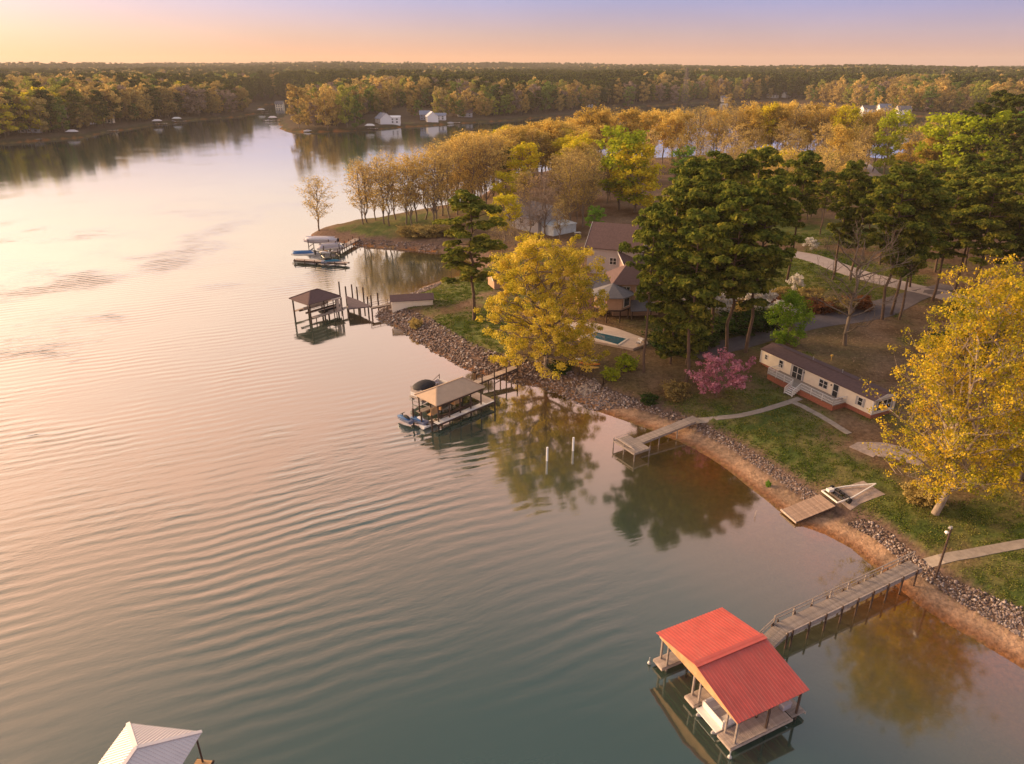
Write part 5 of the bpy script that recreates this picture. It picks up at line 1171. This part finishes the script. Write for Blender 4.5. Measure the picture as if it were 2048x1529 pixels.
planks(cw, 0, cl, .9, 1.8, .2, M_WOOD); rail(cw, [(0, .5, 1.8), (cl, .5, 1.8)], .9, M_WOODD, pst=1.6)
b = MB(); b.beam((0, -.45, 1.7), (cl, -.45, 1.7), .06, .2); b.beam((0, .45, 1.7), (cl, .45, 1.7), .06, .2); b.build('side_beam', M_WOODD, cw)
# stored gear between: tall lift tower
p = P(672, 634); lt = empty('lift_tower', (p.x, p.y, 0), ba, "cluttered lift tower with pale boards right beside the brown-roofed boathouse", "lift tower")
for x in (-1, 1):
    for y in (-1, 1): post(lt, x, y, -3, 4.0, .1, M_WOODD)
b = MB(); b.box((0, -1, 2.7), (.7, .06, 2.2)); b.box((.7, -1.0, 2.4), (.35, .06, 2.2)); b.build('board', M_WOODL, lt)
b = MB(); b.box((0, 0, 1.4), (2.6, 2.6, .12)); b.box((0, 0, 3.9), (2.2, 2.2, .12)); b.build('landing', M_WOODL, lt)
lofthull(5, 1.8, .8).build('stored_hull', M_BLACK, lt).location = (0, 1.5, 1.0)

# ================================================================== north dock with covered boats
nA, nB = P(714,477,1.3), P(667,505,1.1); nl = math.hypot(nB.x - nA.x, nB.y - nA.y); na_ = math.atan2(nB.y - nA.y, nB.x - nA.x)
nd = empty('dock_walkway', (nA.x, nA.y, 0), na_, "pale walkway from the green point out to the covered boats", "walkway")
planks(nd, 0, nl, 1.8, 1.2, .25, M_WOODL); 
for y in (-.9, .9): b = MB(); b.box((nl/2, y, 1.05), (nl, .08, .3)); b.build('side_beam', M_WOOD, nd)
for i in range(6):
    for y in (-1.0, 1.0): post(nd, .8 + i * (nl - 1.2)/5, y, -3, 2.0, .12, M_WOODD, 'pile')
fA, fB = P(590,519,.8), P(696,526,.8); fl_ = math.hypot(fB.x - fA.x, fB.y - fA.y)
fd = empty('float_dock', (fA.x, fA.y, 0), math.atan2(fB.y - fA.y, fB.x - fA.x), "long low dock in front of the covered boats by the green point", "dock")
planks(fd, 0, fl_, 1.6, .8, .25, M_WOODL); b = MB(); b.box((fl_/2, -.8, .6), (fl_, .1, .4)); b.box((fl_/2, .8, .6), (fl_, .1, .4)); b.build('side_beam', M_WOODD, fd)
for i in range(6): post(fd, .4 + i * (fl_ - .8)/5, -.9, -3, 1.1, .11, M_WOODD, 'pile')
def boat(loc, rz, L, hullm, coverm, lab, z=0.5, ch=.9):
    o = empty('covered_boat', (loc[0], loc[1], z), rz, lab, 'boat'); lofthull(L, L * .33, L * .12).build('hull', hullm, o)
    b = MB(); dome(b, L * .93, L * .34, L * .115, L * .115 + ch * .8, n=12, pw=3.6); b.build('boat_cover', coverm, o)
    b = MB(); b.beam((-L * .44, 0, L * .115 + ch * .72), (L * .42, 0, L * .115 + ch * .72), .12, .16); b.build('cover_ridge_pole', coverm, o)
    b = MB(); b.box((-L * .52, 0, L * .1), (.5, .45, .9)); b.build('outboard_motor', M_BLACK, o); return o
q1 = P(642, 488, 1); boat(q1, math.pi - .05, 9.5, M_GREYC, mat("silver_cover", (.50, .48, .54), .6, var=.1, scale=.7), "long boat under a silver grey cover, nearest the green point", 1.2, 1.0)
q1 = P(660, 500, 1); boat(q1, math.pi + .5, 7, M_WHITE, M_GREYC, "boat under a grey cover between the silver one and the dock", 1.0, 1.2)
for (bx_, by_, L_, a_, lb) in ((642, 488, 9.5, -.05, "steel lift posts around the long boat under the silver grey cover"), (660, 500, 7, .5, "steel lift posts around the boat under the grey cover")):
    q2 = P(bx_, by_, 1); o = empty('boat_lift', (q2.x, q2.y, 0), a_, lb, 'boat lift')
    for x in (-.3, .3):
        for y in (-1, 1): post(o, x * L_, y * (L_ * .17 + .5), -3, 2.7, .12, M_WOODD, 'lift_post')
        b = MB(); b.beam((x * L_, -(L_ * .17 + .5), .6), (x * L_, L_ * .17 + .5, .6), .15, .2); b.build('cross_beam', M_STEEL, o)
    for y in (-1, 1): b = MB(); b.beam((-.3 * L_, y * (L_ * .17 + .5), 2.6), (.3 * L_, y * (L_ * .17 + .5), 2.6), .12, .2); b.build('top_beam', M_STEEL, o)
q1 = P(606, 510, 1); boat(q1, math.pi + .12, 6.0, M_WHITE, M_BLUE, "white boat with a blue cover at the left end of the long low dock", .8, .8)
q1 = P(663, 527, .3); jetski((q1.x, q1.y, .25), .1, M_TEAL, "teal covered jet ski at the right end of the long low dock", M_BLACK).scale = (1.7, 1.7, 1.3)
q1 = P(650, 513, .3); jetski((q1.x, q1.y, .9), 2.9, M_WHITE, "white and brown jet ski on the long low dock", M_PLY)
q1 = P(628, 513, .3); jetski((q1.x, q1.y, .9), 2.7, M_WHITE, "white jet ski next to the boat with the blue cover", M_BLACK)

# ================================================================== riprap
def rock(seed):
    import bmesh
    bm = bmesh.new(); bmesh.ops.create_icosphere(bm, subdivisions=1, radius=.5); r = random.Random(seed)
    sc = (r.uniform(.8, 1.25), r.uniform(.7, 1.0), r.uniform(.5, .8))
    for v in bm.verts:
        k = r.uniform(.72, 1.15); v.co = Vector((v.co.x * sc[0] * k, v.co.y * sc[1] * k, v.co.z * sc[2] * k))
    me = bpy.data.meshes.new("stone"); bm.to_mesh(me); bm.free(); me.materials.append(M_STONE); return me
ROCKS = [rock(s) for s in range(8)]
rv = []
for me in ROCKS:
    co = np.empty(len(me.vertices) * 3, np.float32); me.vertices.foreach_get('co', co); ff = np.empty(len(me.polygons) * 3, np.int32); me.polygons.foreach_get('vertices', ff); rv.append((co.reshape(-1, 3), ff.reshape(-1, 3)))
M_STONES = mat("riprap_fill", (.30, .235, .215), .95, var=.2, scale=1.5)
_nt = M_STONES.node_tree; _g = _nt.nodes.new('ShaderNodeNewGeometry'); _r = ramp(_nt, _g.outputs['Random Per Island'], [(0, (.05, .035, .03)), (.3, (.12, .085, .07)), (.65, (.21, .155, .135)), (.9, (.33, .27, .245)), (1, (.52, .46, .42))])
_nt.links.new(_r, _nt.nodes['Principled BSDF'].inputs['Base Color'])
def riprap(lab_name, xr, yr, test, size, dens, npart, near):
    rg = np.random.default_rng(int(abs(xr[0]) * 7 + yr[0])); n = int((xr[1] - xr[0]) * (yr[1] - yr[0]) * dens)
    x = rg.uniform(*xr, n); y = rg.uniform(*yr, n); sd = shore(x, y); ok = test(x, y, sd); x, y, sd = x[ok], y[ok], sd[ok]; z = height(x, y, sd)
    s = size * (.55 + 1.0 * rg.random(len(x)) ** 1.8); o = empty(lab_name, (0, 0, 0)); tag(o, kind='structure')
    d = np.hypot(x - near[0], y - near[1]); od = np.argsort(d / s)[:npart]; isp = np.zeros(len(x), bool); isp[od] = True
    for i in np.nonzero(isp)[0]:
        q = link('stone', ROCKS[i % 8], None, o, (x[i], y[i], z[i] + s[i] * .05), (rg.uniform(-.5, .5), rg.uniform(-.5, .5), rg.uniform(0, 6.28))); q.scale = (s[i],) * 3
    VV, FF, off = [], [], 0
    for i in np.nonzero(~isp)[0]:
        co, ff = rv[i % 8]; a, b_ = rg.uniform(0, 6.28), rg.uniform(-.6, .6)
        Rm = np.array(Matrix.Rotation(a, 3, 'Z') @ Matrix.Rotation(b_, 3, 'X')); VV.append(co @ Rm.T * s[i] + (x[i], y[i], z[i] + s[i] * .12)); FF.append(ff + off); off += len(co)
    if VV: q = link('stone_fill', mesh_np('stone_fill', np.concatenate(VV), np.concatenate(FF)), M_STONES, o); q['kind'] = 'stuff'
    print("RIPRAP", len(x))
wall_ = lambda x, y, sd: (sd > -.5) & (sd < 5.2) & (y < 146) & ((x < 13) | (y > 101)) & ~((x > 0) & (y < 93.5)) & ((x < 0) | (y < 112)) & (rg_noise(x, y) > .0)
rg_noise = lambda x, y: fbm(x, y, 3, 2, 50)
riprap('riprap_bank', (-32, 22), (84, 150), lambda x, y, sd: (sd > -.5) & (sd < 5.0) & ~((x > 10) & (y < 90)), .36, 13.0, 290, (5, 90))
riprap('riprap_bank', (10, 36), (60, 97), lambda x, y, sd: (sd > 3.4) & (sd < 4.9 + .6 * (rg_noise(x, y) - .5)) & ~((x > 31.5) & (y < 66)), .27, 26.0, 280, (30, 60))
riprap('riprap_bank', (34, 62), (34, 62), lambda x, y, sd: (sd > 3.1) & (sd < 4.7 + 1.3 * sstep(54, 46, y)) , .27, 42.0, 290, (42, 42))
riprap('riprap_bank', (-64, -20), (166, 200), lambda x, y, sd: (sd > -.3) & (sd < 3.2) & (y < 198), .6, 2.2, 60, (-40, 180))

# ------------------------------------------------------------------ grass and leaf litter on the near lawns (nobody could count them)
def scatter(name, n, mask, mat_, size, asp, up, lab, seed):
    rg = np.random.default_rng(seed)
    sel = np.nonzero((mask.ravel() > 0) & (SDG.ravel() > 5.2) & (GY.ravel() < 190) & (GY.ravel() > 30) & (np.abs(GX.ravel()) < GY.ravel() * .9 + 10))[0]
    if not len(sel): return
    area = (np.gradient(GY, axis=0) * np.gradient(GX, axis=1)).ravel()[sel] * mask.ravel()[sel] / (GY.ravel()[sel] / 60) ** 1.0
    pick = rg.choice(sel, n, p=area / area.sum()); x = GX.ravel()[pick] + rg.normal(size=n) * .35; y = GY.ravel()[pick] + rg.normal(size=n) * .45
    okp = np.ones(n, bool)
    for A_, hw_ in PAVED: okp &= seg_dist(x, y, A_, False) > hw_ + .12
    x, y = x[okp], y[okp]; n = len(x); pch = fbm(x, y, .9, 2, 61) + .5 * rg.random(n); ok = pch > .80; x, y = x[ok], y[ok]; z = height(x, y)
    s = size * (.6 + .9 * rg.random(len(x))) * np.clip(np.hypot(x, y) / 70, .8, 1.8); a = rg.uniform(0, 6.28, len(x)); cx, cy = np.cos(a) * s * .5, np.sin(a) * s * .5
    if up:
        t = rg.normal(size=(len(x), 2)) * .35 * s[:, None] * asp
        V = np.stack([np.stack([x - cx, y - cy, z - .03], 1), np.stack([x + cx, y + cy, z - .03], 1), np.stack([x + cx * .5 + t[:, 0], y + cy * .5 + t[:, 1], z + s * asp], 1), np.stack([x - cx * .6 + t[:, 0], y - cy * .6 + t[:, 1], z + s * asp * .8], 1)], 1)
    else:
        V = np.stack([np.stack([x - cx, y - cy, z + .03], 1), np.stack([x + cy * .6, y - cx * .6, z + .05], 1), np.stack([x + cx, y + cy, z + .03], 1), np.stack([x - cy * .6, y + cx * .6, z + .07], 1)], 1)
    F = np.arange(len(x) * 4).reshape(-1, 4); o = link(name, mesh_np(name, V.reshape(-1, 3), F), mat_); tag(o, lab, name.replace('_', ' '), None, 'stuff')
scatter('grass', 230000, sstep(.25, .8, GR), leafmat("grass_blades", (.055, .10, .014), (.13, .175, .028), (.30, .27, .08), .3, .45, .12), .11, .6, True, "tufted spring grass on the lawns along the shore", 71)
scatter('leaf_litter', 60000, sstep(.6, .1, GR), leafmat("litter", (.10, .055, .03), (.24, .15, .09), (.42, .28, .17), .0, .5, .12), .17, .3, False, "brown fallen leaves and pine straw under the trees", 72)
# ------------------------------------------------------------------ far houses, docks and pylons
def fh(px, py, rz, Lx, Wy, wh, rise, wm, rm, lab, wins=None, cat='house'):
    p = G(px, py); wins = wins if wins is not None else [('f', -Lx*.3, wh*.3, 1.6, 1.4, 2), ('f', 0, wh*.3, 1.6, 1.4, 2), ('f', Lx*.3, wh*.3, 1.6, 1.4, 2), ('f', -Lx*.3, wh*.72, 1.6, 1.3, 2), ('f', 0, wh*.72, 1.6, 1.3, 2), ('f', Lx*.3, wh*.72, 1.6, 1.3, 2)]
    return house((p.x, p.y, p.z), R(rz), Lx, Wy, wh, rise, wm, rm, lab, wins, cat)
M_WH2 = mat("white_siding", (.80, .80, .82), .7, var=.05); M_SLATE = mat("slate_blue_roof", (.22, .25, .34), .8, var=.1)
h_ = fh(768, 247, -62, 15, 11, 4.2, 4.4, M_WH2, M_SLATE, "white far house with a steep slate gable, left of the two opposite")
fh(786, 248, 4, 13, 8, 5.5, 1.2, M_WH2, M_WH2, "white flat-roofed wing attached right of the slate-gabled far house")
fh(864, 243, -75, 12, 10, 4.4, 4, M_WH2, M_WH2, "white far house with a pointed gable, right of the two opposite")
fh(878, 240, 0, 13, 8, 4, 2, M_WH2, M_SLATE, "low slate-roofed wing right of the pointed white far house")
fh(850, 240, 5, 9, 8, 5, 3, M_SLATE, M_SLATE, "dark slate house wing just left of the pointed white far house")
fh(930, 234, 10, 14, 8, 4, 2.5, M_SIDG, M_BRR, "grey house hidden among trunks right of the two white far houses")
for px, py, rz, w, lab in ((62,265,20,14,"white house behind trees at the far left shore"),(172,248,-20,14,"pale blue-roofed house on the left shore between dark trees"),(215,246,10,10,"small white house on the left shore right of the pale blue-roofed one"),
    (1448,203,0,10,"small pale house on the far bank, third left of the pylon group"),(1545,196,0,16,"long cream house with twin gables on the far right bank"),(1572,197,30,12,"cream gabled house right of the long cream one"),
    (1735,226,10,16,"white house at the left of the docks beyond the back cove"),(1768,223,0,14,"blue-roofed house behind the docks beyond the back cove"),(1805,228,0,14,"white house under the round orange tree beyond the back cove"),(560,215,0,10,"tiny white house at the end of the narrow inlet"),(620,238,0,10,"small house seen through the trees of the far headland"),(1180,215,5,12,"small house low on the wooded bank behind the golden neck")):
    fh(px, py, rz, w, 8, 4.5, 3.5, M_WH2 if w > 10 else M_CREAM, M_SLATE if 'blue' in lab else M_GRR, lab)
# far docks: a deck on piles with a roof where the photo shows one
def fdock(px, py, rz, L, lab, roof=None, boatm=None, cat='dock'):
    p = P(px, py, 0); o = empty('far_dock', (p.x, p.y, 0), R(rz), lab, cat)
    b = MB(); b.box((0, 0, .9), (L, 2.2, .3)); b.box((L/2 - 1, 3, .9), (2.2, 5, .3)); b.build('deck', M_WOODL, o)
    b = MB()
    for i in range(6): b.box((-L/2 + L * i/5, -.9, 0), (.25, .25, 3)); b.box((-L/2 + L * i/5, .9, 0), (.25, .25, 3))
    for_p = b.build('pile_row', M_WOODD, o); for_p['kind'] = 'stuff'
    if roof:
        for x in (-3, 3):
            for y in (-5.6, -1.8): post(o, x, y, -2, 3.6, .15, M_WOODD)
        b = MB(); b.add([(-4,-6.4,3.6),(4,-6.4,3.6),(4,-1,3.6),(-4,-1,3.6),(-2,-3.7,5),(2,-3.7,5)], [(0,1,5,4),(1,2,5),(2,3,4,5),(3,0,4),(3,2,1,0)]); b.build('roof', roof, o)
    if boatm:
        bo = empty('far_boat', (p.x - 4, p.y - 3.5, .3), R(rz) + .2, "small covered boat at the " + lab.replace("far ", ""), 'boat'); lofthull(6.5, 2.3, .9).build('hull', boatm, bo)
        b = MB(); dome(b, 4.5, 2.0, .9, 1.6); b.build('boat_cover', M_GREYC, bo)
    return o
fdock(60, 282, 15, 14, "grey far dock at the left picture edge", None, M_WHITE); fdock(120, 277, 12, 16, "long pale far dock, second from the left edge", None, M_WHITE); fdock(150, 273, 12, 10, "short far dock with boats, third from the left edge", M_WMET, M_WHITE)
fdock(215, 264, 10, 14, "white far dock below the pale blue-roofed house", None, M_WHITE); fdock(318, 250, 10, 12, "small far dock with a pale roof on the left shore", M_WMET, None); fdock(357, 245, 10, 12, "far dock with a bright roof, right half of the left shore", M_WHITE, M_WHITE)
fdock(434, 237, 0, 8, "far dock with a dark rounded roof on the left shore", M_WOODD, None); fdock(525, 226, 0, 10, "tiny pale dock deep in the narrow inlet", M_WHITE, None); fdock(548, 243, 5, 20, "long pale dock at the tip of the far headland", M_WMET, M_WHITE)
fdock(742, 260, 0, 10, "far dock with an arched white cover below the white houses", M_WHITE, None); fdock(910, 248, 3, 10, "small pale far dock right of the white houses", None, M_WHITE); fdock(628, 264, 0, 8, "small far dock under the headland trees", None, M_WHITE)
fdock(1745, 234, 0, 16, "white dock beyond the back cove, left of two", M_WHITE, M_WHITE); fdock(1778, 236, 0, 14, "white dock beyond the back cove, right of two", M_WMET, M_WHITE)
# lattice pylons
def pylon(px, pytop, pybase, lab, dist, h):
    d = P(px, 300, 0); k = dist / d.y; x, y = d.x * k, dist; x = (px - 1024) / FPX * (dist * CP + 30 * SP); z = ht(x, y)
    o = empty('power_pylon', (x, y, z - 1), .3, lab, 'power pylon'); w = h * .09
    for sx in (-1, 1):
        for sy in (-1, 1): b = MB(); b.beam((sx*w, sy*w, 0), (sx*w*.18, sy*w*.18, h), .35, .35); b.build('leg', M_PYL, o)
    b = MB(); n = 9
    for i in range(n):
        z0_, z1_ = h * i/n, h * (i+1)/n; w0 = w * (1 - .82 * i/n); w1 = w * (1 - .82 * (i+1)/n)
        for sx, sy, tx, ty in ((-1,-1,1,-1),(1,-1,1,1),(1,1,-1,1),(-1,1,-1,-1)): b.beam((sx*w0, sy*w0, z0_), (tx*w1, ty*w1, z1_), .3, .3); b.beam((tx*w0, ty*w0, z0_), (sx*w1, sy*w1, z1_), .3, .3)
    b.build('lattice', M_PYL, o)
    for t in (.72, .84, .96): b = MB(); b.beam((-h*.12, 0, h*t), (h*.12, 0, h*t), .5, .5); b.build('cross_arm', M_PYL, o)
pylon(1370, 143, 190, "lattice power pylon rising from the woods, left of two", 1100, 52)
pylon(1877, 152, 200, "lattice power pylon rising from the woods, right of two", 1150, 40)
# ------------------------------------------------------------------ the other shores: trees one by one, then woods to the horizon
def far_at(px, py, h, kind, lab, grp, wid=1.0):
    p = G(px, py); names = {'p': 'pine_tree', 't': 'bare_tree', 'w': 'bare_tree'}
    return tree(FAR[kind], p, h, lab, grp, 'tree', names.get(kind, 'spring_tree'), wid=wid)
rg = np.random.default_rng(5)
n = 0
for i in range(62):
    t = (i + rg.random() * .8) / 62; px = -70 + 570 * t; py = np.interp(px, [-70, 0, 100, 200, 300, 400, 500], [283, 279, 268, 254, 243, 235, 229]) - rg.random() * 10 - 2
    if px > 400: k = 'twtwb'[int(rg.integers(0, 5))]
    elif px > 250: k = 'bwtgwb'[int(rg.integers(0, 6))]
    else: k = 'gglbbyw'[int(rg.integers(0, 7))]
    far_at(px, py, (27 if px < 400 else 22) + 5 * rg.random(), k, "spring tree on the wooded left shore across the lake", "trees on the left shore", 1.25)
for i in range(34):
    px = -60 + 540 * rg.random(); py = np.interp(px, [-60, 0, 200, 400, 500], [262, 256, 236, 222, 218]) - rg.random() * 10
    far_at(px, py, 25 + 6 * rg.random(), 'gglybbw'[int(rg.integers(0, 7))], "taller spring tree in the second rank of the left shore", "second rank of trees on the left shore", 1.2)
far_at(600, 257, 34, 'g', "large round golden tree at the tip of the far headland", None, 1.15)
for px, py, h, k, lab in [(655,258,32,'b',"budding golden tree beside the large round one on the far headland"),(695,256,33,'l',"lime-tinted tree in the middle of the far headland"),(712,257,28,'n',"green tree at the right end of the headland clump, left of the far white houses"),
    (632,255,20,'t',"short bare tree between the golden trees of the far headland"),(675,255,20,'w',"short brown tree under the lime-tinted tree of the far headland"),(748,225,20,'g',"small orange tree just left behind the far white house"),(778,225,20,'g',"small orange tree right behind the far white house")]:
    far_at(px, py, h, k, lab, None, 1.0 if px < 740 else .6)
for i in range(60):
    px = 600 + 860 * rg.random(); py = np.interp(px, [600, 850, 1100, 1450], [224, 222, 222, 203]) - rg.random() * 12
    if 740 < px < 900: py -= 5
    k = 'p' if px < 760 and rg.random() < .7 else 'tgwntbwlg'[int(rg.integers(0, 9))]
    far_at(px, py, 24 + 9 * rg.random(), k, "tree in the tall mixed wood on the shore behind the far white houses", "trees behind the far white houses", 1.1)
for px, py, h, k in [(1455,228,22,'g'),(1800,218,20,'b'),(1830,222,18,'l'),(1870,225,18,'g'),(1895,222,20,'b'),(1775,205,18,'n'),(1940,215,22,'g'),(1700,208,20,'b'),(1650,205,18,'g')]:
    far_at(px, py, h, k, "round spring tree around the docks beyond the back cove", "round trees beyond the back cove", 1.2)
# the woods themselves
def woods():
    pts = []; sc = []; kd = []
    rg = np.random.default_rng(9); y = 470.0
    while y < 4700:
        st = 8.5 + (y - 470) * .0032; half = y * .80 + 40; n = int(2 * half / st)
        x = (np.arange(n) + .5) * st - half + rg.normal(size=n) * st * .35; yy = y + rg.normal(size=n) * st * .35
        s = shore(x, yy); ok = s > 16
        vis = P(0, 0, 0)
        # open ground: lawns round the far houses, fields
        for (a, b_, r) in ((775, 243, 34), (860, 238, 34), (520, 190, 60), (1570, 200, 30), (770, 236, 24), (835, 228, 40), (1780, 225, 40), (1480, 204, 45)):
            c = P(a, b_, 5); ok &= ((x - c.x)**2 + (yy - c.y)**2) > r * r * (1 + .0 * x)
        # the near land is planted tree by tree
        q = (x > -120) & (yy < 520) & (x < 260); ok &= ~q
        x, yy = x[ok], yy[ok]
        if len(x):
            z = height(x, yy); pts.append(np.stack([x, yy, z - .3], 1)); sc.append((.70 + .70 * rg.random(len(x)) ** 1.5) * (1 + (y - 470) * .00012))
            nz = fbm(x, yy, 170, 3, 40) + .25 * (rg.random(len(x)) - .5); pin = nz + .22 * sstep(700, 1500, yy) > .60
            o = rg.random(len(x)); dec = np.select([o < .16, o < .34, o < .50, o < .68, o < .88], [0, 1, 2, 3, 4], 6)
            kd.append(np.where(pin, 5, dec))
        y += st * .9
    pts = np.concatenate(pts); sc = np.concatenate(sc); kd = np.concatenate(kd)
    me = bpy.data.meshes.new("woods"); me.vertices.add(len(pts)); me.vertices.foreach_set('co', pts.astype(np.float32).ravel()); me.update()
    fattr(me, 'sz', sc); a = me.attributes.new('kd', 'INT', 'POINT'); a.data.foreach_set('value', kd.astype(np.int32))
    fattr(me, 'rz', rg.random(len(pts)) * 6.28)
    coll = bpy.data.collections.new("woods_kinds")
    for i, k in enumerate('glnbwpt'):
        tm, cm = FAR[k]
        import bmesh
        bm = bmesh.new(); bm.from_mesh(tm); nf = len(bm.faces); bm.from_mesh(cm)
        for j, f in enumerate(bm.faces): f.material_index = 0 if j < nf else 1
        mm = bpy.data.meshes.new("kind_%d" % i); bm.to_mesh(mm); bm.free(); mm.materials.append(tm.materials[0]); mm.materials.append(cm.materials[0])
        o = bpy.data.objects.new("%d_kind" % i, mm); coll.objects.link(o)
    o = link("woods", me); tag(o, "mixed spring woods rolling away to the horizon behind the far shores", "woods", None, 'stuff')
    ng = bpy.data.node_groups.new("woods_nodes", 'GeometryNodeTree')
    ng.interface.new_socket(name='Geometry', in_out='INPUT', socket_type='NodeSocketGeometry'); ng.interface.new_socket(name='Geometry', in_out='OUTPUT', socket_type='NodeSocketGeometry')
    gi = ng.nodes.new('NodeGroupInput'); go = ng.nodes.new('NodeGroupOutput'); ip = ng.nodes.new('GeometryNodeInstanceOnPoints'); ci = ng.nodes.new('GeometryNodeCollectionInfo')
    ci.inputs[0].default_value = coll; ci.inputs[1].default_value = True; ci.inputs[2].default_value = True
    def na(nm, t):
        x = ng.nodes.new('GeometryNodeInputNamedAttribute'); x.data_type = t; x.inputs[0].default_value = nm; return x.outputs[0]
    cx = ng.nodes.new('ShaderNodeCombineXYZ'); ng.links.new(na('rz', 'FLOAT'), cx.inputs[2])
    ng.links.new(gi.outputs[0], ip.inputs['Points']); ng.links.new(ci.outputs[0], ip.inputs['Instance']); ip.inputs['Pick Instance'].default_value = True
    ng.links.new(na('kd', 'INT'), ip.inputs['Instance Index']); ng.links.new(cx.outputs[0], ip.inputs['Rotation']); ng.links.new(na('sz', 'FLOAT'), ip.inputs['Scale'])
    ng.links.new(ip.outputs[0], go.inputs[0])
    md = o.modifiers.new("scatter", 'NODES'); md.node_group = ng
    print("WOODS", len(pts))
woods()
# far hills already belong to the ground; the air between
hm = bpy.data.materials.new("haze_air"); hm.use_nodes = True; hn = hm.node_tree; hn.nodes.clear()
pv = hn.nodes.new('ShaderNodeVolumePrincipled'); pv.inputs['Density'].default_value = .00008; pv.inputs['Color'].default_value = (.98, .91, .86, 1); pv.inputs['Anisotropy'].default_value = .1
ho = hn.nodes.new('ShaderNodeOutputMaterial'); hn.links.new(pv.outputs[0], ho.inputs[1])
hb = MB(); hb.box((0, 3300, 75), (21000, 8000, 180)); haze = hb.build("haze", hm); tag(haze, "thin warm evening haze hanging over the lake and woods", "haze", None, 'stuff')
# ------------------------------------------------------------------ each tree of a row or stand gets its own label, counted from the left
_o1 = ['', 'first', 'second', 'third', 'fourth', 'fifth', 'sixth', 'seventh', 'eighth', 'ninth', 'tenth', 'eleventh', 'twelfth', 'thirteenth', 'fourteenth', 'fifteenth', 'sixteenth', 'seventeenth', 'eighteenth', 'nineteenth']
_te = {2: ('twentieth', 'twenty'), 3: ('thirtieth', 'thirty'), 4: ('fortieth', 'forty'), 5: ('fiftieth', 'fifty'), 6: ('sixtieth', 'sixty'), 7: ('seventieth', 'seventy'), 8: ('eightieth', 'eighty')}
def ordinal(n):
    if n < 20: return _o1[n]
    t, u = divmod(n, 10); return _te[t][0] if u == 0 else _te[t][1] + '-' + _o1[u]
_look = {'crown': {}}
def colour_of(o):
    for c in o.children:
        if c.name.startswith('crown'):
            n = c.data.materials[0].name
            for k, v in (('needles_dark', 'dark green'), ('needles', 'green'), ('leaf_gold', 'golden'), ('leaf_bud', 'tan budding'), ('leaf_yellow', 'yellow-green'), ('leaf_lime', 'lime'), ('leaf_green', 'green'), ('leaf_brown', 'brown'), ('twigs', 'grey bare'), ('leaf_rust', 'rusty'), ('leaf_dark', 'dark green')):
                if n.startswith(k): return v
    return ''
_gr = {}
for o in list(SC.objects):
    if o.parent is None and 'group' in o.keys(): _gr.setdefault(o['group'], []).append(o)
for g, L_ in _gr.items():
    if len(L_) < 2 or len({o['label'] for o in L_}) == len(L_): continue
    L_.sort(key=lambda o: o.location.x / (o.location.y * CP + (CAM_H - o.location.z) * SP)); ctr_ = {}
    kinds = {}
    for o in L_: kinds.setdefault(colour_of(o), []).append(o)
    for k, M_ in kinds.items():
        word = 'tree' if M_[0]['category'] in ('tree', 'pine tree') else M_[0]['category']
        if M_[0]['category'] == 'pine tree': word = 'pine'
        for i, o in enumerate(M_):
            o['label'] = ("%s %s" % (k, word)).strip() + (", %s from left among %s" % (ordinal(i + 1), g) if len(M_) > 1 else ", the only such one among %s" % g)
